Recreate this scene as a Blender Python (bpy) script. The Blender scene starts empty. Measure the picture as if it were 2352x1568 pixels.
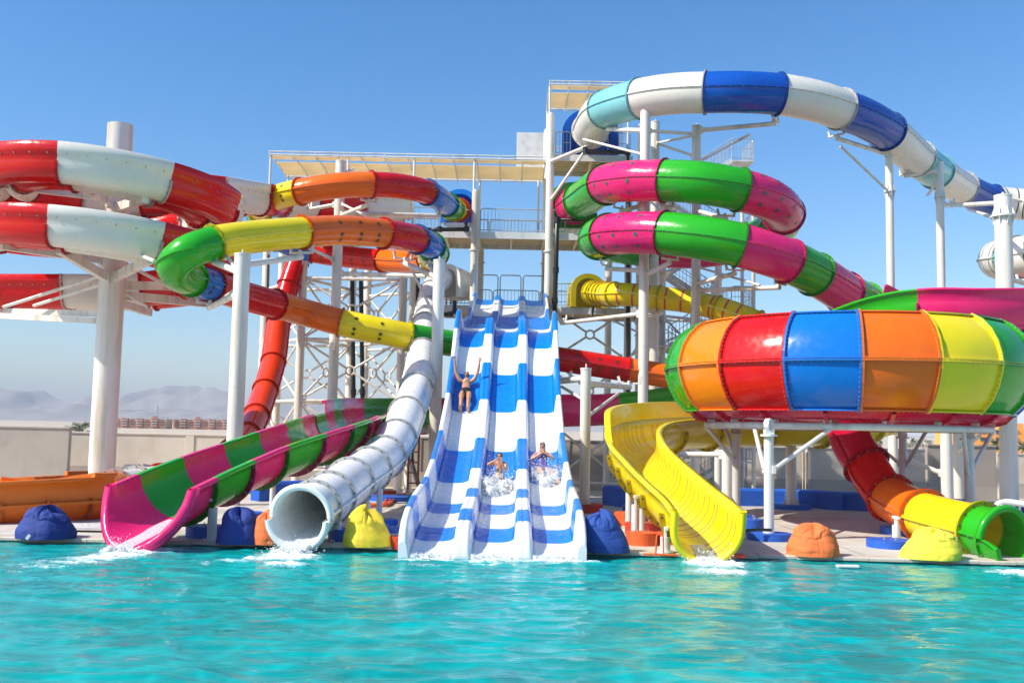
import bpy, bmesh, math, random
from mathutils import Vector, Matrix, noise
random.seed(7)
rad = math.radians
scn = bpy.context.scene
COL = scn.collection

# ------------------------------------------------------------------ camera model
FPX, HCAM = 2287.0, 2.1
PITCH, ROLL = math.atan(200 / FPX), rad(1.15)
RM = Matrix.Rotation(math.pi / 2 + PITCH, 3, 'X') @ Matrix.Rotation(ROLL, 3, 'Z')
CAM = Vector((0, 0, HCAM))

def P(px, py, Y):
    """world point at forward distance Y seen at (px,py) of a 2352 px wide frame"""
    d = RM @ Vector(((px - 1176) / FPX, -(py - 784) / FPX, -1))
    return CAM + d * (Y / d.y)

def G(px, py, z=0.08):
    d = RM @ Vector(((px - 1176) / FPX, -(py - 784) / FPX, -1))
    return CAM + d * ((z - HCAM) / d.z)

def edge_y(x):
    return 17.02 - 0.0365 * x

def zt(y):
    """height of the terrain at distance y"""
    if y < 29: return 0.08
    if y > 46: return -0.9
    t = (y - 29) / 17
    return 0.08 - 0.98 * t * t * (3 - 2 * t)

# ------------------------------------------------------------------ objects and tags
def tag(o, label=None, cat=None, group=None, kind=None):
    if label: o['label'] = label
    if cat: o['category'] = cat
    if group: o['group'] = group
    if kind or cat: o['kind'] = kind or 'thing'
    return o

def thing(name, label, cat, loc=(0, 0, 0), group=None):
    o = bpy.data.objects.new(name, None)
    o.empty_display_size = .2
    COL.objects.link(o)
    o.location = loc
    return tag(o, label, cat, group)

class MB:
    def __init__(s): s.v, s.f, s.m, s.s = [], [], [], []
    def add(s, vs, fs, mi=0, smooth=False):
        b = len(s.v)
        s.v.extend([tuple(v) for v in vs])
        for f in fs:
            s.f.append([b + i for i in f]); s.m.append(mi); s.s.append(smooth)
    def grid(s, rows, mi=0, smooth=True, closed=False, flip=False, mfun=None):
        n = len(rows[0]); b = len(s.v)
        for r in rows: s.v.extend([tuple(v) for v in r])
        for i in range(len(rows) - 1):
            for j in range(n if closed else n - 1):
                k = (j + 1) % n
                q = [b + i * n + j, b + i * n + k, b + (i + 1) * n + k, b + (i + 1) * n + j]
                if flip: q.reverse()
                s.f.append(q); s.m.append(mfun(i, j) if mfun else mi); s.s.append(smooth)
    def box(s, c, size, mi=0, rot=None):
        c = Vector(c); hx, hy, hz = [q / 2 for q in size]
        vs = [Vector((x, y, z)) for x in (-hx, hx) for y in (-hy, hy) for z in (-hz, hz)]
        if rot is not None: vs = [rot @ v for v in vs]
        s.add([c + v for v in vs], [(0, 1, 3, 2), (4, 6, 7, 5), (0, 4, 5, 1), (2, 3, 7, 6), (0, 2, 6, 4), (1, 5, 7, 3)], mi)
    def bar(s, a, b, w, h, mi=0, up=(0, 0, 1)):
        a, b = Vector(a), Vector(b); d = b - a; L = d.length
        if L < 1e-6: return
        t = d / L; u = Vector(up)
        sd = t.cross(u)
        if sd.length < 1e-3: sd = t.cross(Vector((1, 0, 0)))
        sd.normalize(); n = sd.cross(t)
        s.box((a + b) / 2, (L, w, h), mi, Matrix((t, sd, n)).transposed())
    def cyl(s, a, b, r, n=12, mi=0, r2=None, caps=True, smooth=True):
        a, b = Vector(a), Vector(b); t = (b - a)
        if t.length < 1e-6: return
        t.normalize()
        u = t.orthogonal().normalized(); w = t.cross(u)
        r2 = r if r2 is None else r2
        A = [a + (u * math.cos(2 * math.pi * i / n) + w * math.sin(2 * math.pi * i / n)) * r for i in range(n)]
        B = [b + (u * math.cos(2 * math.pi * i / n) + w * math.sin(2 * math.pi * i / n)) * r2 for i in range(n)]
        s.grid([A, B], mi, smooth, closed=True)
        if caps:
            s.add(A, [list(range(n))[::-1]], mi); s.add(B, [list(range(n))], mi)
    def pipe(s, pts, r, n=8, mi=0, closed=False, caps=True):
        pts = [Vector(p) for p in pts]; rows = []
        up = None
        for i, p in enumerate(pts):
            if closed: t = pts[(i + 1) % len(pts)] - pts[i - 1]
            else: t = pts[min(i + 1, len(pts) - 1)] - pts[max(i - 1, 0)]
            t.normalize()
            if up is None: up = t.orthogonal().normalized()
            u = (up - t * up.dot(t)).normalized(); up = u
            w = t.cross(u)
            rows.append([p + (u * math.cos(2 * math.pi * k / n) + w * math.sin(2 * math.pi * k / n)) * r for k in range(n)])
        if closed: rows.append(rows[0])
        s.grid(rows, mi, True, closed=True)
        if caps and not closed:
            s.add(rows[0], [list(range(n))[::-1]], mi); s.add(rows[-1], [list(range(n))], mi)
    def lathe(s, prof, c=(0, 0, 0), n=32, mi=0, a0=0, a1=2 * math.pi, smooth=True):
        c = Vector(c); full = abs(a1 - a0 - 2 * math.pi) < 1e-6
        rows = []
        for (r, z) in prof:
            rows.append([c + Vector((r * math.cos(a0 + (a1 - a0) * k / n), r * math.sin(a0 + (a1 - a0) * k / n), z)) for k in range(n if full else n + 1)])
        s.grid(rows, mi, smooth, closed=full)
    def bolt(s, p, nrm, r=.018, h=.016, mi=1):
        p = Vector(p); nrm = Vector(nrm).normalized(); u = nrm.orthogonal().normalized(); w = nrm.cross(u)
        A = [p + (u * math.cos(math.pi * i / 3) + w * math.sin(math.pi * i / 3)) * r - nrm * .004 for i in range(6)]
        B = [q + nrm * (h + .004) for q in A]
        s.add(A + B, [(i, (i + 1) % 6, 6 + (i + 1) % 6, 6 + i) for i in range(6)] + [(6, 7, 8, 9, 10, 11)], mi)
    def build(s, name, mats, parent=None, bevel=0, seg=2):
        me = bpy.data.meshes.new(name)
        me.from_pydata(s.v, [], s.f)
        for m in (mats if isinstance(mats, (list, tuple)) else [mats]): me.materials.append(m)
        me.polygons.foreach_set('material_index', s.m)
        me.polygons.foreach_set('use_smooth', s.s)
        me.update()
        bm = bmesh.new(); bm.from_mesh(me)
        bmesh.ops.recalc_face_normals(bm, faces=bm.faces) if bevel else None
        bm.to_mesh(me); bm.free()
        o = bpy.data.objects.new(name, me)
        COL.objects.link(o)
        if parent is not None:
            o.parent = parent
            o.matrix_parent_inverse = Matrix.Translation(parent.location).inverted()
        if bevel:
            b = o.modifiers.new('edge', 'BEVEL'); b.width = bevel; b.segments = seg; b.limit_method = 'ANGLE'; b.angle_limit = rad(40)
        return o

# ------------------------------------------------------------------ materials
def newmat(name):
    m = bpy.data.materials.new(name); m.use_nodes = True
    nt = m.node_tree; nt.nodes.clear()
    return m, nt, nt.nodes, nt.links

def N(nodes, t, **kw):
    n = nodes.new(t)
    for k, v in kw.items(): setattr(n, k, v)
    return n

def ramp(nodes, stops):
    r = nodes.new('ShaderNodeValToRGB')
    el = r.color_ramp.elements
    el[0].position, el[0].color = stops[0][0], (*stops[0][1], 1)
    el[1].position, el[1].color = stops[-1][0], (*stops[-1][1], 1)
    for p, c in stops[1:-1]:
        e = el.new(p); e.color = (*c, 1)
    return r

def gel(name, rgb, rough=.2, transl=.14, fade=.1, bump=.06, coat=.14):
    """glossy fibreglass gelcoat: slight fading, scuffs, a wavy surface, a little light through the shell"""
    m, nt, ns, lk = newmat(name)
    out = N(ns, 'ShaderNodeOutputMaterial'); b = N(ns, 'ShaderNodeBsdfPrincipled')
    tc = N(ns, 'ShaderNodeTexCoord')
    n1 = N(ns, 'ShaderNodeTexNoise'); n1.inputs['Scale'].default_value = .9; n1.inputs['Detail'].default_value = 5
    lk.new(tc.outputs['Object'], n1.inputs['Vector'])
    g = sum(rgb) / 3
    c0 = tuple(c * (1 - fade) for c in rgb); c1 = tuple(min(1, c * (1 + fade * .5) + g * fade * .12) for c in rgb)
    r = ramp(ns, [(.3, c0), (.72, c1)]); lk.new(n1.outputs['Fac'], r.inputs['Fac'])
    lk.new(r.outputs['Color'], b.inputs['Base Color'])
    n2 = N(ns, 'ShaderNodeTexNoise'); n2.inputs['Scale'].default_value = 7; n2.inputs['Detail'].default_value = 6
    lk.new(tc.outputs['Object'], n2.inputs['Vector'])
    mr = N(ns, 'ShaderNodeMapRange'); mr.inputs[1].default_value = .35; mr.inputs[2].default_value = .75
    mr.inputs[3].default_value = rough * .6; mr.inputs[4].default_value = rough * 1.7
    lk.new(n2.outputs['Fac'], mr.inputs[0]); lk.new(mr.outputs[0], b.inputs['Roughness'])
    n3 = N(ns, 'ShaderNodeTexNoise'); n3.inputs['Scale'].default_value = 1.7; n3.inputs['Detail'].default_value = 2
    lk.new(tc.outputs['Object'], n3.inputs['Vector'])
    bp = N(ns, 'ShaderNodeBump'); bp.inputs['Strength'].default_value = bump; bp.inputs['Distance'].default_value = .25
    lk.new(n3.outputs['Fac'], bp.inputs['Height']); lk.new(bp.outputs['Normal'], b.inputs['Normal'])
    b.inputs['Specular IOR Level'].default_value = .36
    b.inputs['Coat Weight'].default_value = coat; b.inputs['Coat Roughness'].default_value = .05
    if transl:
        t = N(ns, 'ShaderNodeBsdfTranslucent'); lk.new(r.outputs['Color'], t.inputs['Color'])
        mx = N(ns, 'ShaderNodeMixShader'); mx.inputs[0].default_value = transl
        lk.new(b.outputs[0], mx.inputs[1]); lk.new(t.outputs[0], mx.inputs[2]); lk.new(mx.outputs[0], out.inputs[0])
    else: lk.new(b.outputs[0], out.inputs[0])
    return m

def plain(name, rgb, rough=.5, metal=0, var=.12, scale=3, bump=0, bscale=20, coord='Object', stretch=(1, 1, 1), dirt=None):
    m, nt, ns, lk = newmat(name)
    out = N(ns, 'ShaderNodeOutputMaterial'); b = N(ns, 'ShaderNodeBsdfPrincipled')
    lk.new(b.outputs[0], out.inputs[0])
    tc = N(ns, 'ShaderNodeTexCoord'); mp = N(ns, 'ShaderNodeMapping'); mp.inputs['Scale'].default_value = stretch
    lk.new(tc.outputs[coord], mp.inputs['Vector'])
    n1 = N(ns, 'ShaderNodeTexNoise'); n1.inputs['Scale'].default_value = scale; n1.inputs['Detail'].default_value = 7
    lk.new(mp.outputs[0], n1.inputs['Vector'])
    d = dirt or tuple(c * (1 - var * 1.6) for c in rgb)
    r = ramp(ns, [(.28, d), (.5, rgb), (.75, tuple(min(1, c * (1 + var * .6)) for c in rgb))])
    lk.new(n1.outputs['Fac'], r.inputs['Fac']); lk.new(r.outputs['Color'], b.inputs['Base Color'])
    b.inputs['Roughness'].default_value = rough; b.inputs['Metallic'].default_value = metal
    if bump:
        n2 = N(ns, 'ShaderNodeTexNoise'); n2.inputs['Scale'].default_value = bscale; n2.inputs['Detail'].default_value = 5
        lk.new(tc.outputs[coord], n2.inputs['Vector'])
        bp = N(ns, 'ShaderNodeBump'); bp.inputs['Strength'].default_value = bump; bp.inputs['Distance'].default_value = .05
        lk.new(n2.outputs['Fac'], bp.inputs['Height']); lk.new(bp.outputs['Normal'], b.inputs['Normal'])
    return m

M = {}
M['pink'] = gel('pink_gelcoat', (.80, .018, .17))
M['green'] = gel('green_gelcoat', (.022, .40, .012), transl=.09)
M['yellow'] = gel('yellow_gelcoat', (.88, .70, .008), transl=.05)
M['orange'] = gel('orange_gelcoat', (.90, .165, .006))
M['lorange'] = gel('light_orange_gelcoat', (.92, .25, .008))
M['red'] = gel('red_gelcoat', (.72, .006, .006))
M['redorange'] = gel('scarlet_gelcoat', (.80, .05, .008))
M['burnt'] = gel('burnt_orange_gelcoat', (.84, .20, .012), rough=.3)
M['magenta'] = gel('crimson_gelcoat', (.58, .004, .045))
M['blue'] = gel('blue_gelcoat', (.004, .18, .66))
M['navy'] = gel('deep_blue_gelcoat', (.004, .085, .46))
M['cyan'] = gel('pale_cyan_gelcoat', (.24, .62, .66))
M['white'] = gel('white_gelcoat', (.83, .785, .70), fade=.05, rough=.3, bump=.02)
M['tubewhite'] = gel('cool_white_gelcoat', (.79, .78, .755), fade=.04, rough=.34, transl=0, bump=.02, coat=.03)
M['lanewhite'] = gel('lane_white_gelcoat', (.82, .82, .83), fade=.04, transl=.04, bump=.03, rough=.3, coat=.08)
M['laneblue'] = gel('lane_blue_gelcoat', (.002, .20, .66), fade=.08, transl=.03, rough=.3, bump=.05, coat=.08)
M['dot'] = plain('dark_green_decal', (.02, .13, .09), .3)
M['star'] = plain('dark_star_decal', (.06, .045, .01), .4)
M['stripe'] = plain('pink_stripe_decal', (.70, .06, .10), .3)
M['bolt'] = plain('weathered_bolt_steel', (.34, .30, .25), .5, .3)
M['seam'] = plain('dark_joint_stripe', (.03, .06, .07), .4)
M['steel'] = plain('white_painted_steel', (.74, .70, .63), .42, 0, .05, 2.6, stretch=(1, 1, .10), dirt=(.50, .42, .31))
M['steel2'] = plain('grey_white_painted_steel', (.66, .66, .64), .42, 0, .05, 2.6, stretch=(1, 1, .10), dirt=(.46, .42, .35))
M['rail'] = plain('galvanised_railing_steel', (.50, .52, .53), .4, .5)
M['deckwood'] = plain('cream_underdeck_sheet', (.74, .60, .38), .6, 0, .1, 2)
M['fabric'] = gel('cream_shade_fabric', (.88, .76, .52), rough=.8, transl=.45, fade=.05, bump=.02, coat=0)
M['blackpipe'] = plain('black_plastic_pipe', (.012, .012, .014), .35)
M['bluepaint'] = plain('blue_painted_concrete', (.012, .10, .50), .55, 0, .14, 2.5, .25, 14)
M['orangepaint'] = plain('orange_painted_concrete', (.72, .11, .02), .6, 0, .14, 2.5, .25, 14)
M['redpaint'] = plain('red_painted_concrete', (.55, .04, .015), .6, 0, .14, 2.5, .25, 14)
M['panel'] = plain('grey_white_sheet_panel', (.62, .63, .64), .5)
# ------------------------------------------------------------------ slide paths
def cspline(pts, step=.16):
    """centripetal Catmull-Rom through the points; returns samples and the sample index of every control point"""
    pts = [Vector(p) for p in pts]
    ext = [pts[0] * 2 - pts[1]] + pts + [pts[-1] * 2 - pts[-2]]
    out, idx = [], []
    for i in range(1, len(ext) - 2):
        p0, p1, p2, p3 = ext[i - 1:i + 3]
        t0 = 0; t1 = t0 + (p1 - p0).length ** .5; t2 = t1 + (p2 - p1).length ** .5; t3 = t2 + (p3 - p2).length ** .5
        n = max(2, int((p2 - p1).length / step))
        idx.append(len(out))
        for k in range(n):
            t = t1 + (t2 - t1) * k / n
            a1 = p0 * ((t1 - t) / (t1 - t0)) + p1 * ((t - t0) / (t1 - t0))
            a2 = p1 * ((t2 - t) / (t2 - t1)) + p2 * ((t - t1) / (t2 - t1))
            a3 = p2 * ((t3 - t) / (t3 - t2)) + p3 * ((t - t2) / (t3 - t2))
            b1 = a1 * ((t2 - t) / (t2 - t0)) + a2 * ((t - t0) / (t2 - t0))
            b2 = a2 * ((t3 - t) / (t3 - t1)) + a3 * ((t - t1) / (t3 - t1))
            out.append(b1 * ((t2 - t) / (t2 - t1)) + b2 * ((t - t1) / (t2 - t1)))
    idx.append(len(out)); out.append(pts[-1])
    return out, idx

def frames(pts, banks=None):
    fr = []
    for i, p in enumerate(pts):
        t = (pts[min(i + 1, len(pts) - 1)] - pts[max(i - 1, 0)]).normalized()
        s = t.cross(Vector((0, 0, 1)))
        if s.length < .05: s = fr[-1][2] if fr else Vector((1, 0, 0))
        s.normalize(); n = s.cross(t)
        if banks:
            a = banks[i]; s, n = s * math.cos(a) + n * math.sin(a), n * math.cos(a) - s * math.sin(a)
        fr.append((p, t, s, n))
    return fr

def path_px(ctrl):
    return [P(*c[:3]) for c in ctrl]

def ring(fr, r, n, a0=0, a1=2 * math.pi):
    p, t, s, u = fr
    full = abs(a1 - a0 - 2 * math.pi) < 1e-6
    return [p + (s * math.cos(a0 + (a1 - a0) * k / (n if full else n - 1)) + u * math.sin(a0 + (a1 - a0) * k / (n if full else n - 1))) * r for k in range(n)]

def flange(mb, fr, r, w=.07, th=.05, n=36, bolts=14, mi=0, br=.02):
    p, t, s, u = fr
    A = (p - t * th / 2, t, s, u); B = (p + t * th / 2, t, s, u)
    mb.grid([ring(A, r * .995, n), ring(A, r + w, n), ring(B, r + w, n), ring(B, r * .995, n)], mi, False, closed=True)
    for k in range(bolts):
        a = 2 * math.pi * (k + .5) / bolts
        d = s * math.cos(a) + u * math.sin(a)
        for sg in (-1, 1):
            mb.bolt(p + d * (r + w * .55) + t * (sg * th / 2), t * sg, br, .015)

def tube_seg(name, fr, r, mats, parent, n=36, w=.07, ends=(True, True), seam=True, deco=None, br=.02, bolts=14, step=2):
    """one moulded tube length: shell, end flanges with bolts, the two side seams"""
    mb = MB()
    mb.grid([ring(f, r, n) for f in fr], 0, True, closed=True)
    if ends[0]: flange(mb, fr[0], r, w, mi=0, br=br, bolts=bolts)
    if ends[1]: flange(mb, fr[-1], r, w, mi=0, br=br, bolts=bolts)
    if seam:
        for sg in (-1, 1):
            rows = []
            for (p, t, s, u) in fr:
                c = p + s * (sg * r)
                rows.append([c + u * .028 - s * sg * .01, c + s * sg * .05 + u * .022, c + s * sg * .05 - u * .022, c - u * .028 - s * sg * .01])
            mb.grid(rows, 0, False, flip=(sg > 0))
            for i in range(1, len(fr) - 1, step):
                p, t, s, u = fr[i]
                mb.bolt(p + s * (sg * (r + .03)) - u * .024, -u, br * .8, .02)
    if deco: deco(mb, fr, r)
    return mb.build(name, mats, parent)

def dots(rows, gap=.95, rr=.055, mi=2, start=.45, star=False):
    def f(mb, fr, r):
        d = [0]
        for i in range(1, len(fr)): d.append(d[-1] + (fr[i][0] - fr[i - 1][0]).length)
        for row in rows:
            x = start
            while x < d[-1] - .35:
                i = min(range(len(d)), key=lambda q: abs(d[q] - x))
                p, t, s, u = fr[i]
                e = s * math.cos(row) + u * math.sin(row); tt = (u * math.cos(row) - s * math.sin(row))
                c = p + e * (r + .012)
                if star:
                    vs = [c + e * .006] + [c + (t * math.sin(math.pi * k / 5) + tt * math.cos(math.pi * k / 5)) * (rr * 1.5 if k % 2 == 0 else rr * .62) for k in range(10)]
                    mb.add(vs, [(0, 1 + k, 1 + (k + 1) % 10) for k in range(10)], mi)
                else:
                    vs = [c + e * .004] + [c + (t * math.cos(math.pi * k / 6) + tt * math.sin(math.pi * k / 6)) * rr for k in range(12)]
                    mb.add(vs, [(0, 1 + k, 1 + (k + 1) % 12) for k in range(12)], mi)
                x += gap
    return f

def hoops(gap=.6, wd=.035, a0=-1.25, a1=1.35, mi=2):
    """coloured stripes across a tube, broken at the seams"""
    def f(mb, fr, r):
        d = 0; nx = .25
        for i in range(1, len(fr) - 1):
            d += (fr[i][0] - fr[i - 1][0]).length
            if d < nx: continue
            nx += gap
            p, t, s, u = fr[i]
            for b0, b1 in ((.1, 1.25), (-1.3, -.1), (math.pi - 1.25, math.pi - .1), (math.pi + .1, math.pi + 1.3)):
                A = (p - t * wd / 2, t, s, u); B = (p + t * wd / 2, t, s, u)
                mb.grid([ring(A, r + .006, 10, b0, b1), ring(B, r + .006, 10, b0, b1)], mi, True)
    return f

def tube_path(parent, ctrl, r, decos=None, w=.07, n=36, br=.02, step=2, bolts=14, last=True, first=True, part='tube_section', labels=None):
    """ctrl rows: (px, py, Y, colour or None); a colour starts a new moulded length"""
    pts, idx = cspline(path_px(ctrl)); fr = frames(pts)
    starts = [k for k, c in enumerate(ctrl) if len(c) > 3 and c[3]]
    for q, k in enumerate(starts):
        e = starts[q + 1] if q + 1 < len(starts) else len(ctrl) - 1
        col = ctrl[k][3]; dk = None; extra = M['dot']
        if '*' in col: col = col[:-1]; dk = dots((.45, math.pi - .45, -.35, math.pi + .35, -.75, math.pi + .75), .8, .062, star=True); extra = M['star']
        elif '.' in col: col = col[:-1]; dk = dots((.75, math.pi - .75, -.22, math.pi + .22, -.8, math.pi + .8), .82, .075)
        elif '|' in col: col = col[:-1]; dk = hoops(.62, .075); extra = M['stripe']
        elif '#' in col: col = col[:-1]; dk = hoops(.7, .06); extra = M['seam']
        a, b = idx[k], idx[e]
        if b - a < 1: continue
        tube_seg(part, fr[a:b + 1], r, [M[col], M['bolt'], extra], parent, n=n, w=w, ends=(q > 0 or first, q + 1 == len(starts) and last or q + 1 < len(starts)), deco=dk, br=br, step=step, bolts=bolts)
    return fr, idx

def u_profile(r, h, th=.035, lip=.09, n=15, hl=None, hr=None):
    """open trough section in (side, up) with the lowest point at 0,0: outer and inner faces plus rim lips"""
    hl = h if hl is None else hl; hr = h if hr is None else hr
    inner = [(-r, r + hl)] + [(-r * math.cos(math.pi * k / n), r - r * math.sin(math.pi * k / n)) for k in range(n + 1)] + [(r, r + hr)]
    R = r + th
    outer = [(R + lip, r + hr), (R + lip, r + hr - .07), (R, r + hr - .08)] + [(R * math.cos(math.pi * k / n), r - R * math.sin(math.pi * k / n)) for k in range(n + 1)] + [(-R, r + hl - .08), (-R - lip, r + hl - .07), (-R - lip, r + hl)]
    return inner + outer

def trough_seg(name, fr, prof, mats, parent, r, fl=True, stripes=None, caps=(True, True), br=.025, hh=.1):
    mb = MB()
    def sec(f): return [f[0] + f[2] * a + f[3] * b for a, b in prof]
    mb.grid([sec(f) for f in fr], 0, True, closed=True, flip=True)
    m = len(prof)
    for q, i in ((0, 0), (1, -1)):
        if caps[q]:
            vs = sec(fr[i]); ni = m // 2
            h = 18
            fs = []
            a = list(range(m))
            # stitch inner to outer as quads along the section
            inn = a[:h]; outr = a[h:][::-1]
            k = len(outr); off = (k - len(inn)) // 2
            for j in range(len(inn) - 1):
                fs.append((inn[j], inn[j + 1], outr[j + off + 1], outr[j + off]))
            fs.append((inn[0], outr[off], outr[1], outr[0]))
            fs.append((inn[-1], outr[-1], outr[-2], outr[-1 - off]))
            mb.add(vs, fs, 0)
    if fl:
        for i in fl if isinstance(fl, (list, tuple)) else (0, -1):
            p, t, s, u = fr[i]
            R0, R1 = r + .03, r + .13
            rows = []
            for (o, rr) in ((-.025, R0), (-.025, R1), (.025, R1), (.025, R0)):
                rows.append([p + t * o + s * (rr * math.cos(a)) + u * (r - rr * math.sin(a)) for a in [math.pi * k / 18 for k in range(0, 19)]])
            mb.grid(rows, 0, False, flip=True)
            for k in range(10):
                a = math.pi * (k + .3) / 9.6
                for sg in (-1, 1):
                    mb.bolt(p + t * (.025 * sg) + s * ((r + .085) * math.cos(a)) + u * (r - (r + .085) * math.sin(a)), t * sg, br, .016)
    if stripes:
        gap, wd, lo = stripes
        d = 0; nx = gap * .5
        for i in range(1, len(fr) - 1):
            d += (fr[i][0] - fr[i - 1][0]).length
            if d < nx: continue
            nx += gap
            p, t, s, u = fr[i]
            inn = [(a * .992, b) for a, b in prof[:18]]
            inn = [(a, b + (.006 if abs(a) < r * .95 else 0)) for a, b in inn]
            inn[0] = (inn[0][0], inn[0][1] - .12); inn[-1] = (inn[-1][0], inn[-1][1] - .12)
            mb.grid([[p + t * o + s * a + u * b for a, b in inn] for o in (-wd / 2, wd / 2)], 2, True, flip=True)
    return mb.build(name, mats, parent)

def start_tub(parent, c, r, col, facing, name='start_tub'):
    """moulded entry box at the top of a tube: domed shell with a big front plate"""
    mb = MB(); c = Vector(c); t = Vector(facing).normalized(); s = t.cross(Vector((0, 0, 1))).normalized(); u = Vector((0, 0, 1))
    W = r * 1.18
    def sec(o, k):
        pts = [(-W * k, -r * 1.02)] + [(-W * k * math.cos(math.pi * q / 14), r * .15 + (r * 1.05) * k * math.sin(math.pi * q / 14)) for q in range(15)] + [(W * k, -r * 1.02)]
        return [c + t * o + s * a + u * b for a, b in pts]
    rows = [sec(0, 1), sec(-.55, 1), sec(-.95, .9), sec(-1.15, .65)]
    mb.grid(rows, 0, True, closed=True)
    plate = [sec(.0, 1.12), sec(.05, 1.12), sec(.05, .8)]
    mb.grid(plate, 0, False, closed=True); mb.grid([sec(0, 1.12), sec(0, .8)], 0, False, closed=True)
    mb.add(sec(-1.15, .65), [list(range(17))], 0)
    return mb.build(name, [M[col], M['bolt']], parent)

def column(px, py, Y, d, top, name='support_column', label='', arms=(), mat='steel', footing=None, gusset=False, cap=True, flange_at=None, group='steel columns carrying the slides', base=None):
    """vertical steel post through the pixel (px,py) at distance Y; top is the pixel row of its top end; arms: (py0, px1, py1, Y1, r)"""
    c = P(px, py, Y); z0 = zt(Y) if base is None else base; z1 = P(px, top, Y).z
    root = thing(name, label, 'column', (c.x, Y, z0), group)
    mb = MB()
    mb.cyl((c.x, Y, z0), (c.x, Y, z1), d / 2, 24)
    if cap:
        mb.cyl((c.x, Y, z1 - .03), (c.x, Y, z1 + .012), d / 2 + .012, 24)
        mb.box((c.x, Y, z1 + .06), (.03, .1, .12))
    for q in range(1, int((z1 - z0) / 2.6)):      # weld seams
        zz = z0 + 2.6 * q + .3
        mb.cyl((c.x, Y, zz), (c.x, Y, zz + .02), d / 2 + .004, 24, caps=False)
    mb.build('post', M[mat], root)
    if gusset:
        g = MB()
        for k in range(6):
            a = math.pi * k / 3
            e = Vector((math.cos(a), math.sin(a), 0))
            p = Vector((c.x, Y, z0)); w = Vector((-e.y, e.x, 0)) * .012
            tri = [p + e * d * .5, p + e * d * .95, p + e * d * .5 + Vector((0, 0, d * 1.2))]
            g.add([q + w for q in tri] + [q - w for q in tri], [(0, 1, 2), (5, 4, 3), (0, 3, 4, 1), (1, 4, 5, 2), (2, 5, 3, 0)])
        g.cyl((c.x, Y, z0), (c.x, Y, z0 + .03), d * 1.05, 20)
        g.build('base_plate', M[mat], root)
    if flange_at:
        zf = P(px, flange_at, Y).z; g = MB()
        g.cyl((c.x, Y, zf - .03), (c.x, Y, zf + .03), d * .72, 20)
        for k in range(8):
            a = math.pi * k / 4; e = Vector((math.cos(a), math.sin(a), 0)); w = Vector((-e.y, e.x, 0)) * .012
            for sg in (1, -1):
                p = Vector((c.x, Y, zf + .03 * sg)); tri = [p + e * d * .5, p + e * d * .7, p + e * d * .5 + Vector((0, 0, .3 * sg))]
                g.add([q + w for q in tri] + [q - w for q in tri], [(0, 1, 2), (5, 4, 3), (0, 3, 4, 1), (1, 4, 5, 2), (2, 5, 3, 0)])
        g.build('splice_flange', M['steel2'], root)
    for a in arms:
        py0, px1, py1, Y1, r = a[:5]
        z = P(px, py0, Y).z
        e = P(px1, py1, Y1); s = Vector((c.x, Y, z)); dr = (e - s).normalized(); s2 = s + dr * d * .45
        am = MB()
        if len(a) > 5:           # box-section beam
            am.bar(s2, e, r * 1.3, r * 2)
            am.box(s2 + dr * .04, (.05, r * 2, r * 2.8), 0, Matrix.Rotation(math.atan2(dr.y, dr.x), 3, 'Z'))
        else:
            am.cyl(s2, e, r, 12)
            am.box(s2 + dr * .05, (.1, r * 1.6, r * 3.2), 0, Matrix.Rotation(math.atan2(dr.y, dr.x), 3, 'Z'))
        if .065 <= r < .12 and len(a) == 5:             # saddle under the tube
            h = Vector((-dr.y, dr.x, 0)).normalized()
            if r < .12: am.cyl(e - dr * .1, e - dr * .1 + Vector((0, 0, .2)), r * .6, 8)
            am.bar(e - h * .35 + Vector((0, 0, .12)), e + h * .35 + Vector((0, 0, .12)), .1, .05)
            for sg in (-1, 1): am.bar(e + h * .3 * sg + Vector((0, 0, .12)), e + h * .36 * sg + Vector((0, 0, .34)), .05, .08)
        am.build('support_arm' if r >= .065 else 'brace', M[mat], root)
    if footing:
        fw, fh, fm = footing
        f = MB(); f.cyl((c.x, Y, zt(Y) - .05), (c.x, Y, zt(Y) + fh), fw / 2, 40)
        f.build('footing', M[fm], root, bevel=.025)
    return root
# ================================================================== SLIDES
# ---- three-lane racing slide
SLX = lambda y: -.25 + .0052 * (y - 16)
KN = [(16.25, -.12), (16.28, .02), (16.6, .11), (17, .19), (17.9, .33), (19.3, .45), (20.2, .56), (21.7, .90), (23.9, 1.53), (26.1, 2.49), (27.7, 3.57), (28.8, 4.44), (29.6, 4.90), (30.3, 5.09), (31, 5.19), (33, 5.40), (35.2, 5.66), (35.8, 5.80), (37.1, 6.26), (39.2, 6.96), (41.2, 7.42), (42.2, 7.44)]
def lerp_tab(t, x):
    if x <= t[0][0]: return t[0][1]
    for (a, b), (c, d) in zip(t, t[1:]):
        if x <= c: return b + (d - b) * (x - a) / (c - a)
    return t[-1][1]
def slide_z(y):
    return sum(lerp_tab(KN, y + o) for o in (-.3, -.15, 0, .15, .3)) / 5 if 16.7 < y < 41 else lerp_tab(KN, y)
BLUE = [(17, 17.9), (19.3, 20.2), (21.7, 23.9), (26.1, 27.7), (28.8, 30.0), (31.2, 37.1), (39.2, 41.4)]
def is_blue(y, sh=0): return any(a <= y - sh < b for a, b in BLUE)
HW_OUT = [(16.2, .34), (16.5, .50), (17, .55), (19, .55), (22, .47), (28, .43), (28.9, .5), (29.7, .66), (30.2, .64), (30.5, .36), (31, .32), (42, .34)]
HW_DIV = [(16.2, .12), (16.4, .28), (16.8, .34), (17.5, .34), (20, .31), (28, .28), (29.2, .38), (30.1, .42), (30.5, .24), (31, .2), (42, .2)]
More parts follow.
